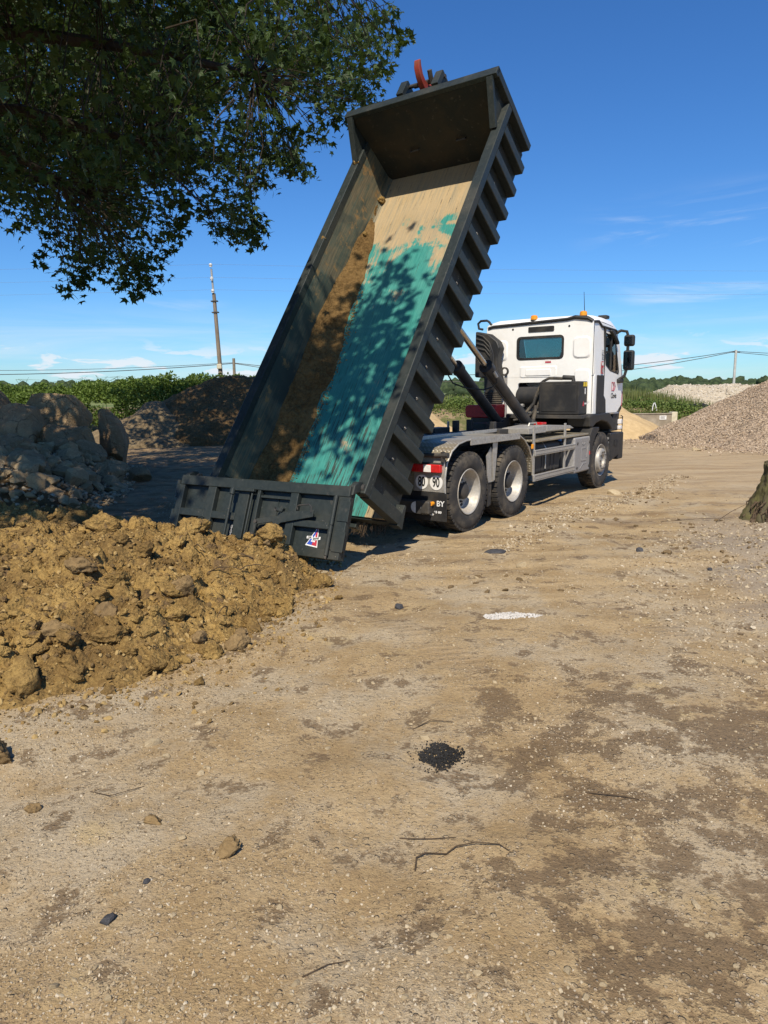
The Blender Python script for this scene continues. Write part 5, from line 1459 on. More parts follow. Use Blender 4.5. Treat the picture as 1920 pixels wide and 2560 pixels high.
MB().tube([(4.62, 0.52, 1.3), (4.62, 0.52, 2.22)], 0.03, 10).obj('exhaust_stay', M['grey'], TR, smooth=True)
MB().lathe([(0.055, 4.56), (0.085, 4.56), (0.085, 4.60), (0.055, 4.60)], (0, 0.53, 2.26), 'x', 16, True).obj('lifting_eye', M['steel'], TR, smooth=True)
# red box on the left
rbx = MB().prism([(0.42, 1.37), (1.06, 1.37), (1.10, 1.41), (1.10, 1.58), (1.06, 1.615), (0.42, 1.63)], 4.02, 4.42, 'x').obj('red_toolbox', M['red'], TR, 0.03)
MB().box(4.005, 4.022, 0.5, 0.75, 1.45, 1.53).obj('latch', M['red'], rbx, 0.006)
MB().box(4.0, 4.5, 0.35, 0.95, 1.22, 1.37).obj('box_bracket', M['steel'], TR)
# oil tank drum in the recess, black cabinet with its hoses
MB().lathe([(0.0, 0.34), (0.17, 0.34), (0.20, 0.31), (0.20, -0.24), (0.17, -0.27), (0.0, -0.27)], (4.86, 0, 1.76), 'y', 28).obj('air_drum', M['black'], TR, smooth=True)
cb = MB().box(4.42, 4.84, -1.06, -0.27, 1.435, 2.045).obj('hydraulic_cabinet', M['black'], TR, 0.02, seg=3)
MB().box(4.41, 4.422, -1.0, -0.33, 1.49, 1.99).obj('cabinet_door', M['black'], cb, 0.01)
for k in range(2): MB().box(4.62 + 0.11 * k, 4.70 + 0.11 * k, -1.064, -1.060, 1.95, 2.03).obj('yellow_label', M['ink_yellow'], cb)
mb = MB().box(4.69, 4.73, -1.0645, -1.0605, 1.81, 1.92)
mb.obj('paper_label', M['ink_white'], cb)
MB().prism([(4.60, 1.59), (4.68, 1.59), (4.64, 1.68)], -1.0645, -1.0605).obj('red_triangle', M['ink_red'], cb)
MB().box(4.70, 4.80, -1.0645, -1.0605, 1.62, 1.65).obj('label_strip', M['ink_white'], cb)
MB().tube([(4.62, -0.86, 2.03), (4.62, -0.86, 2.11), (4.62, -0.66, 2.12)], 0.045, 10).obj('filler_neck', M['black'], cb, smooth=True)
MB().tube([(4.60, -0.66, 2.10), (4.58, -0.4, 2.11), (4.56, -0.28, 2.05), (4.5, -0.2, 1.85), (4.45, -0.16, 1.65), (4.40, -0.05, 1.50), (4.2, 0.02, 1.36)], 0.028, 8).obj('hose', M['rubber'], TR, smooth=True)
MB().tube([(4.58, -0.22, 1.70), (4.5, -0.2, 1.55), (4.3, -0.1, 1.38), (4.1, 0.1, 1.33)], 0.022, 8).obj('hose', M['rubber'], TR, smooth=True)
MB().tube([(4.36, -0.24, 1.60), (4.32, -0.24, 1.45), (4.2, -0.26, 1.32), (4.0, -0.3, 1.28)], 0.035, 8).obj('hose', M['rubber'], TR, smooth=True)
mb = MB()
for y in (0.10, -0.12): mb.lathe([(0.0, -0.03), (0.034, -0.03), (0.034, 0.03), (0.0, 0.03)], (4.50, y, 1.60), 'y', 10)
mb.obj('valve_ends', M['alu'], TR)
mb = MB().box(4.4, 4.9, -1.12, 0.4, 1.36, 1.43)
for y in (-0.98, -0.40): mb.box(4.45, 4.6, y - 0.05, y + 0.05, 1.40, 1.46)
mb.obj('cab_support', M['steel'], TR, 0.008)
mb = MB().prism([(3.0, 1.20), (4.25, 1.20), (4.05, 1.26), (3.0, 1.30)], -1.05, -0.62)
mb.prism([(2.22, 1.19), (2.9, 1.19), (2.9, 1.31), (2.22, 1.28)], -1.08, -0.6)
mb.obj('valve_cover', M['alu'], TR, 0.008)
MB().box(3.02, 3.22, -0.95, -0.80, 1.305, 1.345).obj('red_tag', M['lens_red'], TR, 0.01)
MB().tube([(2.6, -0.9, 1.3), (2.62, -0.9, 1.345), (2.9, -0.9, 1.345), (2.92, -0.9, 1.3)], 0.012, 6).obj('pull_handle', M['alu'], TR, smooth=True)
MB().tube([(2.30, -0.95, 1.22), (3.95, -0.95, 1.20)], 0.035, 8).obj('air_line', M['alu'], TR, smooth=True)
# nose: bumper, guard, lamps, steps
mb = MB().box(6.42, 6.74, -1.18, 1.18, 0.46, 1.02)
for s in (-1, 1): mb.prism([(5.93, 0.45), (5.90, 1.03), (6.44, 1.02), (6.44, 0.56)], s * 1.19, s * 0.9)
bp = mb.obj('bumper', M['black'], TR, 0.03, seg=3)
for s in (-1, 1):
    MB().box(6.10, 6.30, s * 1.197 - 0.004, s * 1.197 + 0.004, 0.76, 0.88).obj('recess', M['ink'], bp)
    for k, (a, b_) in enumerate(((1.18, 1.28), (1.07, 1.15))):
        MB().box(6.56, 6.70, s * 0.92, s * 1.16, a, b_).obj('headlight', M['lens_white'], TR, 0.02)
    mb = MB()
    for k in range(6): mb.box(5.86, 5.95, s * 1.15, s * 1.02, 0.48 + 0.085 * k, 0.52 + 0.085 * k)
    mb.obj('wheel_scraper', M['grey'], TR)
    MB().prism([(6.05, 1.05), (6.60, 1.05), (6.66, 1.42), (6.30, 1.42), (6.10, 1.2)], s * 1.10, s * 0.6).obj('corner_panel', M['black'], TR, 0.02)
    mb = MB()
    for k in range(6): mb.tube([(6.62, s * 1.14, 1.02 + 0.06 * k), (6.84, s * 1.10, 1.0 + 0.06 * k), (6.86, s * 0.8, 1.0 + 0.06 * k)], 0.006, 5)
    mb.tube([(6.60, s * 1.15, 1.36), (6.84, s * 1.11, 1.33), (6.86, s * 1.1, 1.0), (6.80, s * 1.13, 0.78)], 0.011, 6)
    mb.tube([(6.86, s * 0.8, 1.34), (6.86, s * 0.8, 0.98)], 0.009, 6)
    mb.obj('lamp_guard', M['steel'], TR)
    MB().box(6.58, 6.62, s * 1.152, s * 1.148, 1.55, 1.85).obj('reflective_tape', M['ink_red'], cabo)
MB().box(6.76, 6.84, -0.95, 0.95, 1.05, 1.75).obj('front_grille', M['black'], TR, 0.02)

# ------------------------------------------------------------------ the skip (u forward, v left, w up from its floor)
SK = thing('roll_off_skip', 'long dark grey tipping skip with worn teal floor raised on the truck', 'skip', truck_w(-1.715, 0, 0.405), (0, -TAU, math.pi / 2 - HEAD))
MB().box(0, 5.85, -1.122, 1.122, -0.03, 0.0).obj('floor', M['floor'], SK)
mb = MB()
for k in range(14): mb.box(0.2 + 0.42 * k, 0.28 + 0.42 * k, -1.075, 1.075, -0.13, -0.032)
mb.obj('cross_members', M['box'], SK)
for s in (-1, 1): MB().box(-0.1, 6.1, s * 0.53 - 0.05, s * 0.53 + 0.05, -0.30, -0.132).obj('runner', M['box'], SK, 0.006)
RIB = MB().prism([(-0.065, 0.119), (0.065, 0.119), (0.065, 0.0), (-0.065, 0.0)], -0.075, 0.633, 'z').mesh('rib', M['box'])
HOOKM = MB()
HOOKM.tube([(0, 0.0, 0), (0, 0.03, 0), (0, 0.04, 0.012), (0, 0.04, 0.04)], 0.008, 6)
HOOKM = HOOKM.mesh('tarp_hook', M['alu'])
for s in (-1, 1):
    wall = MB().box(0.0, 5.85, s * 1.126, s * 1.137, -0.05, 0.64).obj('side_wall', M['box'], SK)
    MB().box(0.0, 5.845, s * 1.118, s * 1.125, 0.001, 0.66).obj('lining', M['inwall'], wall)
    MB().prism([(1.07, 0.0005), (1.118, 0.0005), (1.118, 0.09), (1.11, 0.05), (1.095, 0.02)] if s > 0 else [(-1.07, 0.0005), (-1.118, 0.0005), (-1.118, 0.09), (-1.11, 0.05), (-1.095, 0.02)], 0.0, 5.84, 'x').obj('corner_fillet', M['inwall'], wall)
    MB().box(-0.03, 5.86, s * 1.113, s * 1.256, 0.633, 0.742).obj('top_rail', M['box'], SK, 0.012)
    MB().box(0.0, 5.86, s * 1.08, s * 1.138, -0.075, -0.032).obj('bottom_rail', M['box'], SK)
    MB().box(-0.035, 0.115, s * 1.115, s * 1.254, -0.03, 0.633).obj('rear_post', M['box'], SK, 0.008)
    MB().prism([(-0.05, -0.03), (0.22, -0.03), (0.22, -0.07), (-0.05, -0.145)], s * 1.12, s * 1.252).obj('rear_shoe', M['box'], SK, 0.006)
    MB().box(5.868, 5.975, s * 1.13, s * 1.254, -0.045, 1.205).obj('front_post', M['box'], SK, 0.01)
    gs = MB().prism([(5.866, 0.742), (5.50, 0.742), (5.866, 1.15)], s * 1.15, s * 1.165).obj('gusset', M['box'], SK)
    d_ = Vector((5.85 - 5.43, 0, 1.17 - 0.735)).normalized()
    nrm = Vector((-d_.z, 0, d_.x))
    a_, b_ = Vector((5.43, 0, 0.735)), Vector((5.85, 0, 1.17))
    MB().prism([((a_ - nrm * 0.0)[0], (a_ - nrm * 0.0)[2]), (b_[0], b_[2]), ((b_ + nrm * 0.05)[0], (b_ + nrm * 0.05)[2]), ((a_ + nrm * 0.05)[0], (a_ + nrm * 0.05)[2])], s * 1.11, s * 1.20).obj('gusset_bar', M['box'], gs, 0.005)
    for k in range(13):
        r = link('rib', RIB, SK, (0.432 + 0.424 * k, s * 1.135, 0))
        r.scale = (1, s, 1)
        m = r.modifiers.new('bevel', 'BEVEL')
        m.width, m.segments = 0.012, 2
    for k in range(12):
        if k % 2 == 0 or k < 4:
            o = link('tarp_hook', HOOKM, SK, (0.60 + 0.424 * k, s * 1.137, 0.36 - 0.02 * (k % 3)))
            o.scale = (1, s, 1)
hb = MB().box(5.845, 5.868, -1.14, 1.14, -0.05, 1.15).obj('headboard', M['box'], SK)
t = NT('grimy_headboard')
_p = t.pos()
_n = t.noise(_p, 2.0, 6, 0.62, 0.5)
_c = t.mix(t.ramp(_n, 0.38, 0.66), (0.008, 0.012, 0.011), (0.028, 0.022, 0.013))
_c = t.mix(t.ramp(t.noise(_p, 14, 5, 0.65), 0.6, 0.7), _c, (0.05, 0.045, 0.035))
M['headgrime'] = t.fin(_c, 0.75, 0, t.bump(_n, 0.2, 0.02))
MB().box(5.838, 5.844, -1.141, 1.141, 0.001, 1.14).obj('headboard_lining', M['headgrime'], hb)
MB().box(5.835, 5.965, -1.254, 1.254, 1.14, 1.21).obj('headboard_rail', M['box'], SK, 0.01)
for y in (-0.38, 0.42): 
    mb = MB()
    mb.tube([(5.835, y - 0.07, 0.42), (5.80, y - 0.07, 0.43), (5.79, y, 0.44), (5.80, y + 0.07, 0.43), (5.835, y + 0.07, 0.42)], 0.012, 6)
    mb.obj('lashing_ring', M['steel'], SK, smooth=True)
for y in (-0.28, 0.30):
    MB().prism([(5.97, 0.6), (6.27, 0.95), (6.29, 1.19), (6.20, 1.21), (5.97, 1.18)], y - 0.02, y + 0.02).obj('hook_bracket', M['box'], SK, 0.006)
    MB().box(5.97, 6.22, y - 0.055, y + 0.055, 1.16, 1.235).obj('bracket_foot', M['box'], SK, 0.006)
MB().tube([(6.24, -0.32, 1.12), (6.24, 0.34, 1.12)], 0.028, 12).obj('hook_bar', M['steel'], SK, smooth=True)
rb_ = MB().box(-0.02, 0.06, -1.12, 1.12, -0.15, -0.031).obj('rear_beam', M['box'], SK, 0.008)
for y in (-0.55, 0.55):
    MB().prism([(0.02, -0.152), (0.30, -0.152), (0.26, -0.30), (0.06, -0.30)], y - 0.16, y + 0.16).obj('roller_bracket', M['box'], SK, 0.008)
# soil caked on the floor edge
g = np.random.default_rng(161)
m = MB()
for k in range(120):
    y = g.uniform(-1.05, 1.05)
    l = g.uniform(0.05, 0.16)
    m.tube([(-0.02, y, -0.13), (-0.05 - l * 0.6, y + g.normal(0, 0.02), -0.14 - l * 0.25), (-0.05 - l, y + g.normal(0, 0.04), -0.12 - l * 0.3)], [0.004, 0.003, 0.0015], 4)
m.obj('root_fringe', M['twig'], rb_)
nu, nv = 420, 46
U, Q = np.meshgrid(np.linspace(-0.01, 5.45, nu), np.linspace(0, 1, nv), indexing='ij')
vb = np.interp(U, [0, 0.5, 1.4, 2.4, 3.4, 3.8, 4.3, 4.8, 5.45], [0.60, 0.64, 0.63, 0.70, 0.76, 0.79, 0.90, 1.02, 1.08])
vb = vb + 0.05 * fbm(np.stack([U * 2.4, U * 0, U * 0], -1), 5, 162)
hw = np.interp(U, [0, 1.0, 2.4, 3.4, 4.2, 4.7, 5.45], [0.20, 0.24, 0.19, 0.22, 0.22, 0.09, 0.05]) * (1 + 0.35 * fbm(np.stack([U * 2.0, U * 0 + 7, U * 0], -1), 4, 163))
Vv = vb + (1.1165 - vb) * Q
Ww = hw * (0.28 * Q ** 0.6 + 0.72 * Q ** 2.6) + 0.02 * np.sin(np.pi * np.clip(Q, 0, 1)) ** 0.5
lump, lc = worley(U, Vv, 0.11, 9)
Ww = Ww + np.sin(np.pi * Q) ** 0.6 * (0.028 * fbm(np.stack([U * 6, Vv * 9, U * 0], -1), 5, 164, 0.6) + 0.035 * lc * np.clip(1 - lump / 0.6, 0, 1))
Ww = np.where(Q < 0.001, -0.004, Ww)
vv = np.stack([U, Vv, Ww], -1).reshape(-1, 3)
i = np.arange(nu * nv).reshape(nu, nv)
f = np.stack([i[:-1, :-1], i[1:, :-1], i[1:, 1:], i[:-1, 1:]], -1).reshape(-1, 4)
o = link('stuck_soil', mesh_np('stuck_soil', vv, f, M['clay_wet'], True), None)
o.location, o.rotation_euler = SK.location, SK.rotation_euler
props(o, 'long band of wet brown soil stuck along the left corner of the skip floor', 'soil')
# scattered crumbs of soil still on the floor and lip
n = 900
uu = g.uniform(0, 3.6, n)
vq = np.interp(uu, [0, 2.4, 4.3, 5.4], [0.6, 0.7, 0.9, 1.05]) - np.abs(g.normal(0, 0.06, n))
o = link('soil_crumbs', scatter_mesh('soil_crumbs', np.stack([uu, vq, np.full(n, 0.004)], 1), 0.004 + 0.014 * g.random(n) ** 3, PEB, M['crumb'], 0.8, False, g))
o.location, o.rotation_euler = SK.location, SK.rotation_euler
props(o, 'crumbs of soil clinging beside the soil band in the skip', 'soil crumbs', None, 'stuff')
for k, (u, v_, w_, s_) in enumerate([(3.95, 1.15, 0.72, 0.04), (5.42, 1.15, 0.755, 0.045), (5.35, 1.08, 0.05, 0.06), (4.6, 1.06, 0.10, 0.04)]):
    o = link('clay_clod', CM[k], None, SK.matrix_basis @ Vector((u, v_, w_)))
    o.scale = (s_,) * 3
    props(o, ('small clod stuck on the left rim of the skip', 'clod caught at the upper left corner of the rim', 'clod wedged in the front left floor corner of the skip', 'clod on the soil band near the skip headboard')[k], 'clod')

# tailgate hanging open behind the skip: a to the left, b down, c towards the viewer
def skip_inv(p):
    x, z = p[0] + 1.715, p[2] - 0.405
    return Vector((x * ct + z * st_, p[1], -x * st_ + z * ct))
_o, _l = Vector((-2.415, -1.20, 0.865)), Vector((-2.62, 1.35, 0.862))
e1 = (_l - _o).normalized()
e2 = Vector((-0.283, 0, -0.755))
e2 = (e2 - e1 * e2.dot(e1)).normalized()
e3 = e1.cross(e2)
if e3.x > 0: e3 = -e3
TW, TH = (_l - _o).length, 0.806
def tg(p):
    c_ = p[2]
    c_ = c_ * 1.6 if 0 < c_ <= 0.0455 else (c_ + 0.027 if c_ > 0 else c_)
    return skip_inv(_o + e1 * p[0] + e2 * p[1] + e3 * c_)
def T(): return MB(tg)
mb = T()
mb.box(0.02, TW - 0.02, 0.01, TH - 0.01, -0.04, 0.0)
gate = mb.obj('tailgate', M['box'], SK)
mb = T()
for a0, a1, b0, b1 in ((0.02, TW - 0.02, 0.0, 0.12), (0.02, TW - 0.02, TH - 0.10, TH), (0.0, 0.22, 0.12, TH - 0.10), (TW - 0.10, TW, 0.12, TH - 0.10), (0.69, 0.80, 0.12, TH - 0.10), (0.22, 0.69, 0.41, 0.49), (1.24, 1.285, 0.12, TH - 0.1), (1.40, 1.56, 0.12, TH - 0.1), (1.93, 2.06, 0.12, TH - 0.1), (1.56, 1.93, 0.41, 0.50), (2.06, TW - 0.10, 0.41, 0.50)):
    mb.box(a0, a1, b0, b1, 0.0005, 0.045)
mb.obj('gate_frame', M['box'], gate, 0.01)
mb = T()
mb.box(0.80, 1.24, 0.175, 0.20, 0.0005, 0.03)
mb.box(1.0, 1.008, 0.2, 0.46, 0.0005, 0.006)
mb.box(0.80, 1.24, 0.46, 0.466, 0.0005, 0.006)
mb.obj('stiffener', M['box'], gate, 0.002)
for a, b in ((0.10, 0.14), (0.10, 0.47)):
    pl = T().box(-0.02, 0.12, b + 0.03, b + 0.25, 0.046, 0.056).obj('hinge_plate', M['box'], gate, 0.004)
    T().tube([(a + 0.06, b - 0.02, 0.075), (a + 0.06, b + 0.30, 0.075)], 0.022, 10).obj('hinge_barrel', M['box'], pl, smooth=True)
    T().tube([(a + 0.06, b + 0.30, 0.075), (a + 0.06, b + 0.335, 0.075)], 0.013, 8).obj('hinge_pin', M['steel'], pl, smooth=True)
for a, b in ((TW + 0.02, 0.07), (TW + 0.02, 0.44)):
    T().tube([(a, b, 0.03), (a, b + 0.22, 0.03)], 0.024, 10).obj('hinge_barrel', M['box'], gate, smooth=True)
    T().box(a - 0.06, a, b + 0.05, b + 0.17, 0.0, 0.05).obj('hinge_plate', M['box'], gate, 0.004)
# closing rods, lever, catches
rod = T().tube([(1.62, 0.12, 0.09), (1.62, 0.78, 0.09)], 0.018, 10).obj('locking_bar', M['box'], gate, smooth=True)
T().tube([(1.62, 0.14, 0.09), (1.62, 0.20, 0.09)], 0.034, 10).obj('bar_collar', M['box'], rod, smooth=True)
T().tube([(1.345, 0.16, 0.055), (1.345, 0.74, 0.055)], 0.013, 8).obj('locking_bar', M['box'], gate, smooth=True)
T().box(1.30, 1.66, 0.115, 0.155, 0.046, 0.095).obj('bar_guide', M['box'], gate, 0.008)
mb = T()
mb.add([(a, b, c) for c in (0.060, 0.078) for a, b in ((0.42, 0.30), (0.42, 0.375), (0.84, 0.475), (0.89, 0.52), (0.94, 0.50), (0.96, 0.475), (1.19, 0.52), (1.21, 0.49), (1.19, 0.455), (0.90, 0.40), (0.85, 0.35))],
       [tuple(range(11)), tuple(range(11, 22))[::-1]] + [(k, (k + 1) % 11, (k + 1) % 11 + 11, k + 11) for k in range(11)])
lv = mb.obj('lever', M['box'], gate, 0.004)
T().tube([(0.45, 0.33, 0.08), (0.45, 0.27, 0.09), (0.48, 0.245, 0.095), (0.62, 0.265, 0.095), (0.645, 0.28, 0.09), (0.64, 0.31, 0.08)], 0.008, 6).obj('lever_handle', M['steel'], lv, smooth=True)
T().tube([(1.185, 0.49, 0.08), (1.205, 0.64, 0.07)], 0.016, 8).obj('lever_link', M['box'], lv, smooth=True)
for a, b in ((1.19, 0.49), (1.205, 0.64), (0.93, 0.33)):
    T().tube([(a, b, 0.05), (a, b, 0.10)], 0.022, 10).obj('pivot', M['steel'], lv, smooth=True)
T().add([(0.82, 0.31, 0.05), (0.95, 0.29, 0.05), (0.96, 0.34, 0.05), (0.84, 0.36, 0.05), (0.82, 0.31, 0.10), (0.95, 0.29, 0.10), (0.96, 0.34, 0.10), (0.84, 0.36, 0.10)], [(0, 1, 2, 3), (4, 7, 6, 5), (0, 4, 5, 1), (1, 5, 6, 2), (2, 6, 7, 3), (3, 7, 4, 0)]).obj('catch', M['box'], lv, 0.01)
mb = T()
mb.box(2.02, 2.10, 0.505, 0.515, 0.046, 0.075)
mb.box(2.02, 2.03, 0.51, 0.60, 0.046, 0.075)
mb.box(2.09, 2.10, 0.51, 0.60, 0.046, 0.075)
mb.obj('strap_bracket', M['box'], gate)
for k in range(7):
    a0, b0 = 1.55, 0.56 + 0.03 * k
    w_ = 0.008 if k % 2 else 0.0
    T().tube([(a0 - 0.009, b0, 0.06 + w_), (a0 + 0.009, b0 + 0.004, 0.06 - w_), (a0 + 0.009, b0 + 0.034, 0.06 - w_), (a0 - 0.009, b0 + 0.034, 0.06 + w_), (a0 - 0.009, b0, 0.06 + w_)], 0.004, 5).obj('chain_link', M['alu'], gate)
for a in (0.03, TW - 0.06):
    mb = T()
    for k in range(10):
        th = math.pi * k / 9
        pass
    mb.add([(a + da, b, c) for da in (-0.035, 0.035) for b, c in ((0.10, 0.03), (-0.02, 0.02), (-0.075, -0.03), (-0.09, -0.10), (-0.065, -0.17), (-0.02, -0.19), (0.02, -0.13), (0.05, -0.04))],
           [tuple(range(8)), tuple(range(8, 16))[::-1]] + [(k, (k + 1) % 8, (k + 1) % 8 + 8, k + 8) for k in range(8)])
    ar = mb.obj('gate_arm', M['box'], gate, 0.012)
    T().tube([(a - 0.07, -0.025, -0.125), (a + 0.07, -0.025, -0.125)], 0.045, 14).obj('gate_pin', M['steel'], ar, smooth=True)
# sticker: triangle in blue and red with two name flashes
def sq(a, b): return (0.455 - 0.085 + a, 0.455 + b)
def flat(pts, c0, name, mat, par):
    mb = T()
    n = len(pts)
    mb.add([(a, b, c) for c in (c0, c0 + 0.0006) for a, b in pts], [tuple(range(n)), tuple(range(n, 2 * n))[::-1]] + [(k, (k + 1) % n, (k + 1) % n + n, k + n) for k in range(n)])
    return mb.obj(name, mat, par)
A, B, C = (0.385, 0.448), (0.36, 0.692), (0.525, 0.676)
def lerp(p, q, t_): return (p[0] + (q[0] - p[0]) * t_, p[1] + (q[1] - p[1]) * t_)
cen = ((A[0] + B[0] + C[0]) / 3, (A[1] + B[1] + C[1]) / 3)
sc_ = lambda p, k: (cen[0] + (p[0] - cen[0]) * k, cen[1] + (p[1] - cen[1]) * k)
stk = flat([A, B, C], 0.0012, 'triangle_sticker', M['ink_white'], gate)
Ai, Bi, Ci = (sc_(p, 0.82) for p in (A, B, C))
A2, B2, C2 = (sc_(p, 0.36) for p in (A, B, C))
flat([Ai, lerp(Ai, Bi, 1), lerp(A2, B2, 1), A2], 0.0022, 'red_stripe', M['ink_red'], stk)
flat([Ai, A2, C2, Ci], 0.0022, 'blue_stripe', M['ink_blue'], stk)
md, md2 = lerp(Bi, Ci, 0.5), lerp(B2, C2, 0.5)
flat([Bi, md, md2, B2], 0.0022, 'red_stripe', M['ink_red'], stk)
flat([md, Ci, C2, md2], 0.0022, 'blue_stripe', M['ink_blue'], stk)
f1 = flat([(0.52, 0.575), (0.52, 0.603), (0.44, 0.598), (0.44, 0.570)], 0.0032, 'name_flash', M['ink_white'], stk)
f2 = flat([(0.445, 0.590), (0.445, 0.622), (0.335, 0.602), (0.335, 0.570)], 0.0042, 'name_flash', M['ink_white'], stk)
def tl(p): return skip_inv(_o + e1 * p[0] + e2 * p[1] + e3 * p[2])
def tdir(v): return tl(v) - tl((0, 0, 0))
lettering('CAM', 0.028, M['ink'], f1, tl((0.482, 0.587, 0.0066)), tdir((-1, -0.02, 0)), tdir((0, -1, 0)), 0.8, 0.001)
lettering('BENNES', 0.030, M['ink'], f2, tl((0.392, 0.596, 0.0084)), tdir((-1, -0.17, 0)), tdir((-0.17, -1, 0)), 0.75, 0.001)

# ------------------------------------------------------------------ plane tree over the left of the yard
PLANE = []
for k in range(5):
    a = R(90 + (k - 2) * 58)
    L = (0.62, 0.86, 1.0, 0.86, 0.62)[k]
    if k: 
        ai = R(90 + (k - 2.5) * 58)
        PLANE.append((0.42 * math.cos(ai), 0.42 * math.sin(ai), 0.03))
    PLANE.append((0.5 * L * math.cos(a - 0.26) * 1.1, 0.5 * L * math.sin(a - 0.26) * 1.1, 0.02))
    PLANE.append((L * math.cos(a), L * math.sin(a), -0.10 * L))
    PLANE.append((0.5 * L * math.cos(a + 0.26) * 1.1, 0.5 * L * math.sin(a + 0.26) * 1.1, 0.02))
PLANE = PLANE[::-1]
tvp = np.array([(0, -0.05, 0.05)] + PLANE, float)
tfp = np.array([(0, k, k + 1) for k in range(1, len(PLANE))] + [(0, len(PLANE), 1)])
tvp[:, 1] += 0.1
TEMPL = (tvp * 0.62, tfp)
tree = thing('plane_tree', 'large dark plane tree whose crown hangs over the left of the yard', 'tree', (-11.5, 9.5, 0))
def proj_px(P):
    d = P - np.array([0, 0, CAM_H])
    X, Y, Z = d @ np.array(cx), d @ np.array(_f), d @ np.array(cy)
    Y = np.where(Y > 0.1, Y, 0.1)
    return 960 + F_PX * X / Y, 1280 - F_PX * Z / Y
# outline of the crown as seen from the yard entrance, used to shape its hanging lower edge
EDGE = [(-300, -400), (1000, -400), (990, 0), (1008, 101), (984, 166), (953, 203), (947, 258), (885, 270), (861, 307), (818, 347), (800, 307), (775, 246), (732, 252), (682, 289), (732, 332), (781, 440), (713, 424), (664, 387), (640, 369), (652, 424), (676, 473), (621, 510), (652, 590), (590, 606), (541, 590), (516, 541), (467, 529), (455, 566), (424, 652), (369, 652), (372, 726), (326, 735), (295, 707), (240, 683), (209, 713), (169, 722), (98, 652), (111, 603), (37, 572), (0, 566), (-300, 560)]
OVER = [(-15, 1.2), (-3.6, 1.8), (-2.2, 2.7), (-0.75, 3.1), (-0.35, 5.0), (-0.45, 6.4), (-1.5, 7.3), (-1.9, 9.6), (-2.4, 13), (-4, 20), (-15, 20)]
g = np.random.default_rng(181)
def crown_top(x, y): return 15.5 - 0.045 * ((x + 8) ** 2) - 0.022 * (y - 12) ** 2
cl_, kind_ = [], []
n_in = n_out = 0
while n_in < 1600:
    n = 4000
    P = np.stack([g.uniform(-16, 1.2, n), g.uniform(8, 25, n), g.uniform(4.0, 15.0, n)], 1)
    px, py = proj_px(P)
    d = polydist(px, py, EDGE)
    near = (P[:, 0] > -1.3) & (P[:, 1] < 10.6)
    ok = (py > -60) & (px > -60) & (d > F_PX * 0.055 / P[:, 1]) & ~near & (P[:, 2] < crown_top(P[:, 0], P[:, 1])) & (P[:, 2] > 4.4 + 0.02 * P[:, 1])
    gap = vnoise(P * 0.8, 182) + 0.5 * vnoise(P * 2.0, 183)
    ok &= (gap > -0.5 + 0.75 * np.exp(-np.maximum(d, 0) / 110)) & (g.random(n) < np.clip(0.35 + d / 260, 0, 1))
    ok &= g.random(n) < np.clip((P[:, 1] / 16.0) ** 2, 0.15, 1)
    cl_ += list(P[ok])
    n_in += int(ok.sum())
    kind_ += [True] * int(ok.sum())
while n_out < 2300:
    n = 4000
    P = np.stack([g.uniform(-16, 0.5, n), g.uniform(1.2, 16, n), g.uniform(6.3, 11.5, n)], 1)
    px, py = proj_px(P)
    dov = polydist(P[:, 0], P[:, 1], OVER)
    bot = 6.9 + 0.4 * vnoise(P * 0.8, 184)
    gap2 = vnoise(np.stack([P[:, 0] * 0.6 + 3, P[:, 1] * 0.6, P[:, 2] * 0.2], 1), 185)
    ok = (py < -40) & (dov > 0.05) & (P[:, 2] > bot) & (P[:, 2] < bot + 2.8)
    ok &= np.where(P[:, 0] > -3.4, gap2 > np.where(P[:, 1] < 4.6, -0.30, np.where(P[:, 1] > 6.8, 0.2, 0.06)), gap2 > np.where(P[:, 1] > 7.5, -0.34, -0.16))
    cl_ += list(P[ok])
    n_out += int(ok.sum())
    kind_ += [False] * int(ok.sum())
# sprigs hanging at the tips of the crown
for tx_, ty_ in [(781, 440), (760, 436), (652, 590), (630, 596), (590, 606), (676, 473), (424, 652), (372, 726), (326, 735), (209, 713), (169, 722), (98, 652), (947, 258), (861, 307), (818, 347), (732, 332), (1008, 101), (640, 369), (990, 30), (975, 175), (541, 590), (455, 566), (37, 572), (295, 707), (240, 690), (350, 715), (700, 420), (720, 400)]:
    dy_ = g.uniform(12.5, 16.5)
    dx0, dy0 = 400 - tx_, 220 - ty_
    ln_ = math.hypot(dx0, dy0)
    for q in (6, 26, 48, 72):
        X_, Y_ = tx_ + dx0 / ln_ * q + g.normal(0, 5), ty_ + dy0 / ln_ * q + g.normal(0, 5)
        ray_ = _f + cx * ((X_ - 960) / F_PX) - cy * ((Y_ - 1280) / F_PX)
        cl_.append(np.array([0, 0, CAM_H]) + np.array(ray_) * (dy_ / ray_.y))
        kind_.append(True)
NSP = 28 * 4
cl_ = np.array(cl_)
kind_ = np.array(kind_)
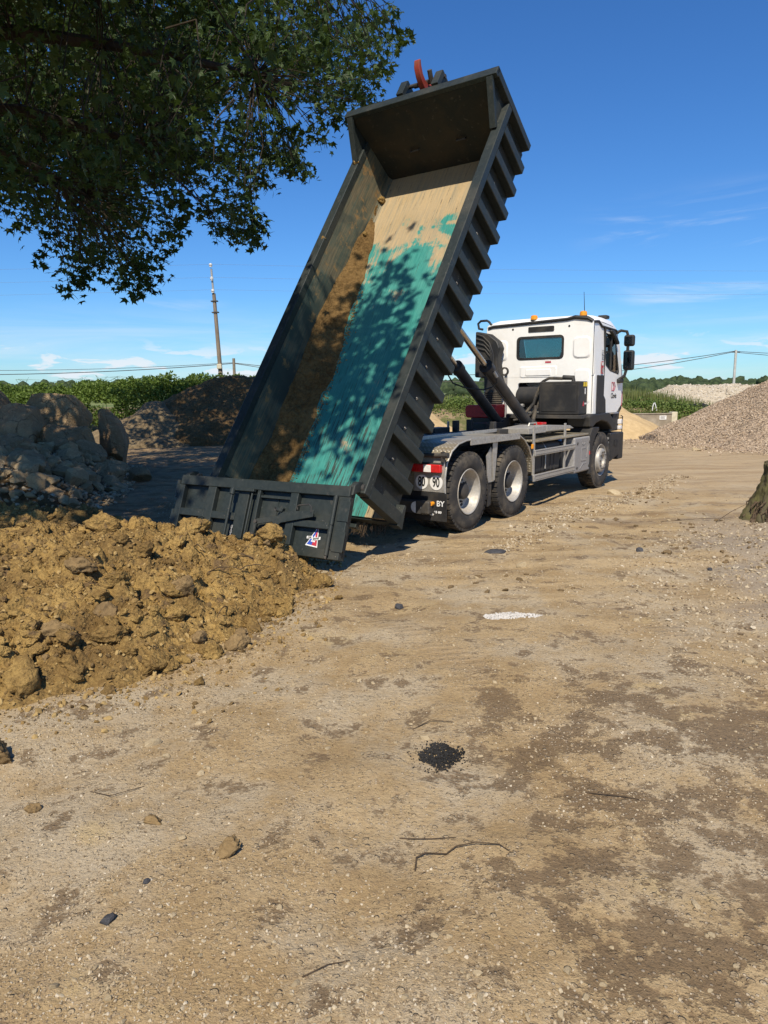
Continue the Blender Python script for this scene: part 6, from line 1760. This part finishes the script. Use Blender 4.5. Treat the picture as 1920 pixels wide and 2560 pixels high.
# limbs
TOPP = Vector((-11.0, 9.8, 6.0))
MB().tube([(-11.5, 9.5, -0.2), (-11.45, 9.55, 1.0), (-11.3, 9.6, 3.2), (-11.1, 9.75, 5.0), TOPP], [0.62, 0.48, 0.42, 0.38, 0.34], 16).obj('trunk', M['bark'], None, smooth=True)
trk = bpy.data.objects['trunk']
def to_tree(o):
    o.parent = tree
    o.matrix_parent_inverse = Matrix.Translation(-tree.location)
    return o
to_tree(trk)
ends = [(-1.4, 11.6, 8.3), (-3.2, 10.5, 9.5), (-2.2, 13.6, 7.4), (-4.5, 14.5, 6.6), (-6.5, 16.5, 6.2), (-8.5, 17, 7.0), (-5.5, 12, 10.5), (-7.5, 13.5, 8.5), (-2.2, 5.2, 8.2), (-4.5, 4.4, 8.6), (-8.0, 4.0, 8.4), (-12.5, 5, 9), (-13, 13.5, 9), (-9.5, 11.5, 12.2), (-5.6, 13.2, 5.6), (-0.9, 13.0, 9.0)]
LP = []
for k, e in enumerate(ends):
    e = Vector(e)
    p0 = TOPP + Vector((0, 0, -0.5 + 0.1 * (k % 5)))
    mid = p0.lerp(e, 0.45) + Vector((0, 0, 1.0 + 0.2 * (k % 3)))
    pts = []
    for q in np.linspace(0, 1, 9):
        b = p0 * (1 - q) ** 2 + mid * (2 * q * (1 - q)) + e * q * q
        b += Vector(g.normal(0, 0.09, 3)) * (0 if q in (0, 1) else 1)
        pts.append(b)
    LP += [np.array(p) for p in pts[2:]]
    to_tree(MB().tube(pts, [0.20 - 0.018 * i for i in range(9)], 8).obj('limb', M['bark'], None, smooth=True))
LP = np.array(LP)
mb = MB()
for c in cl_:
    dd = np.linalg.norm(LP - c, axis=1)
    q = LP[np.argmin(dd + g.uniform(0, 0.8, len(LP)))]
    if np.linalg.norm(q - c) > 3.2: 
        q = c + (q - c) / np.linalg.norm(q - c) * 1.1
    md = (q + c) / 2 + g.normal(0, 0.12, 3) + np.array([0, 0, 0.12])
    mb.tube([q, md, c, c + np.array([g.normal(0, 0.1), g.normal(0, 0.1), -0.16])], [0.013, 0.009, 0.006, 0.003], 4, False)
tw = to_tree(mb.obj('twigs', M['twigbark'], None))
props(tw, kind='stuff')
NL = 17
P = np.repeat(cl_, NL, 0)
sprig = np.repeat(np.arange(len(cl_)) >= len(cl_) - NSP, NL)
rad = np.where(np.repeat(kind_, NL), 0.17, 0.24)[:, None]
rad = np.where(sprig[:, None], 0.10, rad)
P = P + g.normal(0, 1, P.shape) * rad * 1.15 * np.array([1, 1, 0.85])
px, py = proj_px(P)
vis_ = (py > -30) & (px > -30) & (P[:, 1] > 2)
ok = ~vis_ | sprig & (np.tile(np.arange(NL), len(cl_)) < 11) | ~sprig & (polydist(px, py, EDGE) > -F_PX * 0.10 / P[:, 1])
P = P[ok]
sz = g.uniform(0.135, 0.22, len(P)) * np.where(P[:, 1] > 16, 1.2, 1.0) * np.where(~vis_[ok], 1.35, 1.0)
crown = to_tree(leaf_cloud('crown', P[300:], sz[300:], M['leaf'], TEMPL, g, None, 0.9, (0, 0, -0.7)))
props(crown, kind='stuff')
# the leaves that stand out along the edge, one by one
LM = mesh_np('leaf', TEMPL[0], TEMPL[1], M['leaf'])
px, py = proj_px(P)
vis_ = np.where((py > 5) & (px > 5) & (P[:, 1] > 2) & (polydist(px, py, EDGE) < 24))[0]
pick = vis_[np.argsort(P[vis_, 1])][:290]
for k in pick:
    o = to_tree(link('leaf', LM, None, tuple(P[k] + g.normal(0, 0.05, 3)), (g.normal(0, 0.5), g.normal(0, 0.5), g.uniform(0, 6.28))))
    o.scale = (sz[k],) * 3

# ------------------------------------------------------------------ stump on the right
g = np.random.default_rng(201)
st = thing('tree_stump', 'uprooted mossy tree stump standing at the right edge', 'stump', (5.68, 9.95, 0))
nr, na = 40, 64
Zs, As = np.meshgrid(np.linspace(0, 1, nr), np.linspace(0, 2 * math.pi, na, endpoint=False), indexing='ij')
top = 0.86 + 0.05 * vnoise(np.stack([np.cos(As) * 2.2, np.sin(As) * 2.2, As * 0], -1), 202) + 0.035 * vnoise(np.stack([np.cos(As) * 7, np.sin(As) * 7, As * 0], -1), 203)
zz = Zs * top
rr = 0.26 + 0.24 * np.clip(1 - zz / 0.75, 0, 1)
rr = rr * (1 + 0.13 * vnoise(np.stack([np.cos(As) * 2.5, np.sin(As) * 2.5, zz * 1.1], -1), 204) + 0.14 * fbm(np.stack([np.cos(As) * 5, np.sin(As) * 5, zz * 3.4], -1), 5, 205, 0.6))
v = np.stack([rr * np.cos(As), rr * np.sin(As), zz - 0.05], -1).reshape(-1, 3)
v = np.concatenate([v, [[0.0, 0, 0.55]]])
i = np.arange(nr * na).reshape(nr, na)
f = np.stack([i[:-1], np.roll(i, -1, 1)[:-1], np.roll(i, -1, 1)[1:], i[1:]], -1).reshape(-1, 4)
f = np.concatenate([f, np.stack([i[-1], np.roll(i[-1], -1), np.full(na, nr * na), np.full(na, nr * na)], -1)])
me = bpy.data.meshes.new('trunk_stub')
me.from_pydata(v.tolist(), [], [tuple(dict.fromkeys(q)) for q in f.tolist()])
me.polygons.foreach_set('use_smooth', [True] * len(me.polygons))
me.materials.append(M['stump'])
link('trunk_stub', me, st)
MB().prism([(-0.03, 0.2), (0.03, 0.25), (0.05, 0.6), (0.0, 0.68), (-0.04, 0.55)], -0.012, 0.012, 'y', Matrix.Translation((-0.04, -0.33, 0.05)) @ Matrix.Rotation(0.35, 4, 'X')).obj('split_wood', M['rawwood'], st)
mb = MB()
for k in range(170):
    a = g.uniform(0, 6.28)
    z0 = g.uniform(0.08, 0.36)
    r0 = 0.26 + 0.24 * max(0, 1 - z0 / 0.75)
    l = g.uniform(0.08, 0.22)
    ca, sa = math.cos(a), math.sin(a)
    mb.tube([(r0 * ca, r0 * sa, z0), ((r0 + 0.05) * ca + g.normal(0, 0.02), (r0 + 0.05) * sa + g.normal(0, 0.02), z0 - l * 0.4), ((r0 + 0.04 + l * 0.25) * ca, (r0 + 0.04 + l * 0.25) * sa, max(0.005, z0 - l))], [g.uniform(0.006, 0.022), 0.009, 0.004], 5)
mb.obj('roots', M['rootmat'], st)
for k, a in enumerate((2.6, 3.3, 4.2, 5.0, 1.5)):
    MB().tube([(0.25 * math.cos(a), 0.25 * math.sin(a), 0.20), (0.42 * math.cos(a), 0.42 * math.sin(a), 0.10), (0.50 * math.cos(a + 0.1), 0.50 * math.sin(a + 0.1), 0.03), (0.60 * math.cos(a + 0.15), 0.60 * math.sin(a + 0.15), -0.03)], [0.10, 0.07, 0.045, 0.02], 8).obj('root', M['rootmat'], st, smooth=True)

# ------------------------------------------------------------------ poles and wires
pl = thing('utility_pole', 'leaning wooden power pole behind the bramble hedge', 'pole', (-7.95, 36.0, 0), (0, R(-2.2), 0))
pl.scale = (1, 1, 0.966)
MB().tube([(0, 0, -0.5), (0, 0, 7.0)], [0.125, 0.085], 14).obj('post', M['pole'], pl, smooth=True)
MB().tube([(-0.01, -0.02, 6.7), (-0.02, -0.03, 8.2)], 0.05, 8).obj('top_bracket', M['alu'], pl, smooth=True)
for z in (7.1, 7.7, 8.35):
    MB().lathe([(0.0, z - 0.09), (0.07, z - 0.07), (0.06, z - 0.02), (0.10, z), (0.06, z + 0.03), (0.085, z + 0.06), (0.04, z + 0.1), (0.0, z + 0.11)], (-0.02, -0.09, 0), 'z', 12).obj('insulator', M['ink_white'], pl, smooth=True)
for z in (6.05, 6.6): MB().box(-0.16, 0.16, -0.12, 0.12, z, z + 0.05).obj('clamp', M['steel'], pl)
MB().box(-0.12, 0.12, -0.2, -0.08, 3.25, 3.5).obj('junction_box', M['limewash'], pl, 0.03)
for k, (z, zr) in enumerate(((8.13, 7.66), (7.52, 7.15), (6.94, 6.7))):
    pts = []
    for q in np.linspace(-1, 1, 25):
        x = -8.2 + (55 * q if q > 0 else 55 * q)
        pts.append((x, 36.0 + 2.0 * q, z - 1.2 * (abs(q) * (1 - abs(q))) + (zr - z) * max(q, 0) * 0.5 - 0.15 * max(-q, 0)))
    props(MB().tube(pts, 0.003, 5).obj('power_line', M['pole']), ('topmost thin power line across the sky at the wooden pole', 'middle thin power line across the sky at the wooden pole', 'lowest thin power line across the sky at the wooden pole')[k], 'power line', 'power lines on the wooden pole')
p2 = thing('telephone_pole', 'short grey pole just right of the leaning wooden pole', 'pole', (-16.4, 80, 0))
MB().tube([(0, 0, -0.5), (0, 0, 5.85)], [0.17, 0.15], 12).obj('post', M['pole'], p2, smooth=True)
p3 = thing('telephone_pole', 'slim pale pole rising behind the cream gravel heap', 'pole', (38.95, 80, 0))
MB().tube([(0, 0, -0.5), (0, 0, 6.2)], [0.15, 0.13], 12).obj('post', M['palepole'], p3, smooth=True)
MB().box(-0.45, 0.45, -0.05, 0.05, 5.92, 6.0).obj('cross_arm', M['steel'], p3)
def cable(a, b, sag, lab, r=0.035):
    a, b = Vector(a), Vector(b)
    pts = [a.lerp(b, q) - Vector((0, 0, sag * 4 * q * (1 - q))) for q in np.linspace(0, 1, 17)]
    return props(MB().tube(pts, r, 5).obj('telephone_cable', M['steel']), lab, 'cable', 'telephone cables between the poles')
cable((-16.4, 80, 5.3), (38.95, 80, 6.05), 2.6, 'lower dark cable running from behind the cab to the pale pole')
cable((-16.4, 80, 5.35), (38.95, 80.2, 6.10), 1.9, 'upper dark cable running from behind the cab to the pale pole')
cable((-16.4, 80, 5.3), (-66, 74, 5.0), 0.9, 'dark cable running left from the short grey pole', 0.04)
cable((-16.4, 80.2, 5.4), (-66, 75, 5.6), 0.8, 'thin cable above the dark one left of the short pole', 0.025)
cable((38.95, 80, 6.05), (82, 78, 4.6), 0.4, 'upper cable leaving the pale pole to the right edge', 0.03)
cable((38.95, 80, 5.95), (82, 70, 2.6), 0.5, 'lower cable leaving the pale pole to the right edge', 0.03)

# ------------------------------------------------------------------ stones, patches and twigs on the dirt
g = np.random.default_rng(221)
def gz(x, y): return float(ground_h(np.array([x]), np.array([y]))[0])
def patch(name, cx0, cy0, rx, ry, n, s0, s1, mat, label, cat, seed):
    g = np.random.default_rng(seed)
    a = g.uniform(0, 6.28, n)
    r = np.sqrt(g.random(n)) * (1 + 0.25 * vnoise(np.stack([np.cos(a) * 1.5, np.sin(a) * 1.5, a * 0], -1), seed))
    x, y = cx0 + rx * r * np.cos(a), cy0 + ry * r * np.sin(a)
    z = ground_h(x, y) + 0.002 + 0.008 * np.clip(1 - r, 0, 1)
    return props(link(name, scatter_mesh(name, np.stack([x, y, z], 1), g.uniform(s0, s1, n), PEB, mat, 0.7, False, g)), label, cat, None, 'stuff')
patch('tar_grit', 0.275, 3.40, 0.115, 0.125, 750, 0.004, 0.010, M['tar'], 'round patch of black tar grit on the tan dirt', 'grit patch', 222)
patch('tar_grit', 0.275, 3.40, 0.16, 0.18, 160, 0.003, 0.007, M['tar'], 'loose black grains around the tar grit patch', 'grit', 223)
patch('white_grit', 0.98, 5.64, 0.17, 0.085, 420, 0.005, 0.017, M['plaster'], 'bright patch of crumbled white plaster on the dirt', 'grit patch', 224)
patch('white_grit', 1.12, 5.62, 0.15, 0.05, 260, 0.004, 0.012, M['plaster'], 'thin tail of white crumbs right of the plaster patch', 'grit', 225)
o = link('asphalt_scrap', mesh_np('asphalt_scrap', rock_shape(ICO3, 231, 8, 0.1, 0.3)[0] * np.array([0.16, 0.12, 0.016]), ICO3[1], M['slate'], True), None, (1.28, 8.05, gz(1.28, 8.05)), (0, 0, 0.6))
props(o, 'flat blue grey scrap pressed into the dirt beside the rear wheels', 'scrap')
STM = []
for k in range(8):
    v, f = rock_shape(ICO2, 240 + k, 9, 0.04, 0.16)
    STM.append(mesh_np('stone', v, f, M['stone'], False))
DKM = mesh_np('stone', rock_shape(ICO2, 260, 9, 0.04, 0.2)[0], ICO2[1], M['slate'])
EDM = [mesh_np('earth_clod', rock_shape(ICO3, 262 + k, 7, 0.1, 0.2)[0], ICO3[1], M['clod'], True) for k in range(4)]
def stone(x, y, s_, label, grp, mesh=None, name='stone', cat='stone', sink=0.35):
    o = link(name, mesh or STM[int(g.integers(0, 8))], None, (x, y, gz(x, y) + s_ * (0.55 - sink)), (g.normal(0, 0.2), g.normal(0, 0.2), g.uniform(0, 6.28)))
    o.scale = (s_ * g.uniform(0.9, 1.35), s_ * g.uniform(0.7, 1.0), s_ * g.uniform(0.45, 0.75))
    return props(o, label, cat, grp)
c = 0
while c < 280:
    y = 1.75 + 9.0 * g.random() ** 1.5
    x = g.uniform(-0.58, 0.58) * y
    if polydist(x, y, HEAP) > -0.06: continue
    lx, ly = (x - TRK.x) * FWD.x + (y - TRK.y) * FWD.y, (x - TRK.x) * LFT.x + (y - TRK.y) * LFT.y
    if -0.8 < lx < 7 and abs(ly) < 1.4: continue
    if fbm(np.array([[x * 0.7, y * 0.7, 0]]), 2, 226)[0] < -0.25: continue
    stone(x, y, float(g.uniform(0.004, 0.009) + 0.014 * g.random() ** 6 + 0.0015 * y), 'pale stone among many scattered over the dirt yard', 'pale stones scattered over the dirt')
    c += 1
for (x, y, s_, lb, mesh) in [(0.13, 6.05, 0.05, 'dark slate piece left of the white plaster patch', DKM), (1.45, 7.35, 0.055, 'pale flat stone ahead of the blue grey scrap', None), (4.15, 12.7, 0.11, 'brown rock with dark shadow beside the front wheel', None),
        (-1.28, 3.62, 0.045, 'grey stone with dark side below the clay heap', None), (-1.0, 2.25, 0.026, 'grey green stone in the left foreground dirt', DKM), (-0.92, 2.45, 0.016, 'small dark stone above the grey green one', DKM),
        (3.35, 7.1, 0.03, 'dark stone chip in the right gravel bank', DKM), (2.45, 4.55, 0.055, 'brown lump casting a dark shadow at the right edge', None), (12.2, 20.6, 0.32, 'brown rock at the toe of the big gravel heap', None), (9.7, 22.0, 0.16, 'small rock before the left toe of the gravel heap', None), (2.95, 8.0, 0.05, 'dark green tinged lump before the stump', DKM)]:
    stone(x, y, s_, lb, 'stones that stand out on the dirt', mesh)
c = 0
while c < 90:
    x, y = g.uniform(0.6, 5.2), g.uniform(6.3, 13.5)
    lx, ly = (x - TRK.x) * FWD.x + (y - TRK.y) * FWD.y, (x - TRK.x) * LFT.x + (y - TRK.y) * LFT.y
    if ly > -1.9 or x > 0.6 * y: continue
    if vnoise(np.array([[x * 0.9, y * 0.9, 3.0]]), 227)[0] < -0.1: continue
    stone(x, y, float(g.choice([0.022, 0.035, 0.06], p=[0.6, 0.32, 0.08])), 'dark earth clod among many on the bare dirt by the stump', 'dark earth clods on the dirt', EDM[int(g.integers(0, 4))], 'earth_clod', 'clod')
    c += 1
# fine gravel over the yard: denser near the camera and on the right bank
n = 44000
y = 1.7 + 11 * g.random(n) ** 1.9
x = g.uniform(-0.62, 0.62, n) * y
dens = 0.45 + 0.75 * vnoise(xy3(x, y, 0.9), 228) + 0.4 * vnoise(xy3(x, y, 2.7), 229)
bank = polydist(x, y, [(2.4, 3.9), (2.0, 5.2), (2.6, 7.2), (4.0, 9.5), (9, 10.5), (9, 3)])
dens = np.where(bank > -0.2, 0.8, dens)
lx, ly = (x - TRK.x) * FWD.x + (y - TRK.y) * FWD.y, (x - TRK.x) * LFT.x + (y - TRK.y) * LFT.y
k = (g.random(n) < dens) & (polydist(x, y, HEAP) < -0.03)
x, y, bank = x[k], y[k], bank[k]
sz = (0.0020 + 0.0055 * g.random(len(x)) ** 4 + 0.0007 * y) * np.where(bank > -0.2, 1.5, 1.0)
o = link('gravel', scatter_mesh('gravel', np.stack([x, y, ground_h(x, y) + sz * 0.15], 1), sz, PEB, M['pebbles'], 0.65, False, g))
props(o, 'fine pale gravel strewn all over the dirt yard', 'gravel', None, 'stuff')
n = 2200
x, y = g.uniform(2.0, 6.0, n), g.uniform(4.0, 10.5, n)
k = polydist(x, y, [(2.6, 4.1), (2.3, 5.4), (2.9, 7.2), (4.2, 9.4), (9, 10.5), (9, 3)]) > -0.1
x, y = x[k], y[k]
sz = 0.008 + 0.022 * g.random(len(x)) ** 2.5
o = link('bank_gravel', scatter_mesh('bank_gravel', np.stack([x, y, ground_h(x, y) + sz * 0.2], 1), sz, PEB, M['pebbles'], 0.65, False, g))
props(o, 'coarser pale gravel forming the low bank on the right', 'gravel', None, 'stuff')
# a line of gravel thrown up along the truck's track
n = 2600
q = g.uniform(-1.0, 8.5, n)
off = -2.05 + g.normal(0, 0.16, n) + 0.12 * np.sin(q)
x, y = TRK.x + FWD.x * q + LFT.x * off, TRK.y + FWD.y * q + LFT.y * off
sz = 0.008 + 0.018 * g.random(n) ** 2
o = link('track_gravel', scatter_mesh('track_gravel', np.stack([x, y, ground_h(x, y) + sz * 0.2], 1), sz, PEB, M['pebbles'], 0.7, False, g))
props(o, 'ridge of pale gravel pushed up beside the truck wheels', 'gravel', None, 'stuff')
n = 3000
a, rr_ = g.uniform(2.6, 4.9, n), 8.0 + np.abs(g.normal(0, 0.9, n))
x, y = 18.35 + rr_ * np.cos(a), 26.6 + rr_ * np.sin(a)
o = link('toe_gravel', scatter_mesh('toe_gravel', np.stack([x, y, ground_h(x, y) + 0.01], 1), g.uniform(0.012, 0.04, n), PEB, M['gravelstone'], 0.7, False, g))
props(o, 'gravel spilling onto the yard at the foot of the big heap', 'gravel', None, 'stuff')
# twigs
def twig(pts, r, label):
    r = r * 0.62
    P3 = [(x + g.normal(0, 0.004), y + g.normal(0, 0.004), gz(x, y) + r * 0.8 + dz) for x, y, dz in pts]
    return props(MB().tube(P3, [r * (1 - 0.6 * i / len(P3)) for i in range(len(P3))], 6).obj('twig', M['twig'], smooth=True), label, 'twig', 'twigs on the dirt')
twig([(0.05, 2.74, 0.0), (0.12, 2.735, 0.006), (0.2, 2.72, 0.004), (0.29, 2.715, 0.0)], 0.005, 'straight dry twig above the crooked one in the foreground')
twig([(0.11, 2.52, 0.0), (0.12, 2.60, 0.01), (0.15, 2.63, 0.012), (0.24, 2.61, 0.004), (0.28, 2.64, 0.012), (0.36, 2.65, 0.014), (0.46, 2.635, 0.008), (0.5, 2.60, 0.0)], 0.006, 'crooked forked twig lying in the middle foreground')
twig([(-1.42, 3.15, 0), (-1.3, 3.08, 0.01), (-1.18, 3.18, 0.0)], 0.004, 'thin curved twig below the clay heap')
twig([(0.15, 3.72, 0), (0.25, 3.78, 0.012), (0.38, 3.77, 0.0)], 0.005, 'short twig just behind the black tar patch')
twig([(0.92, 3.05, 0.0), (1.05, 3.02, 0.01), (1.15, 2.98, 0.0)], 0.005, 'pale twig on the damp dirt at the right')
twig([(-0.28, 1.98, 0.0), (-0.2, 2.03, 0.008), (-0.12, 2.05, 0.0)], 0.004, 'thin grey twig low in the foreground')
twig([(4.0, 10.1, 0), (4.6, 10.05, 0.03), (5.1, 10.2, 0.0)], 0.008, 'long dry twig on the dirt left of the stump')
twig([(4.7, 9.9, 0.0), (4.95, 10.0, 0.12), (5.2, 10.05, 0.2)], 0.008, 'bare twig poking out beside the stump roots')
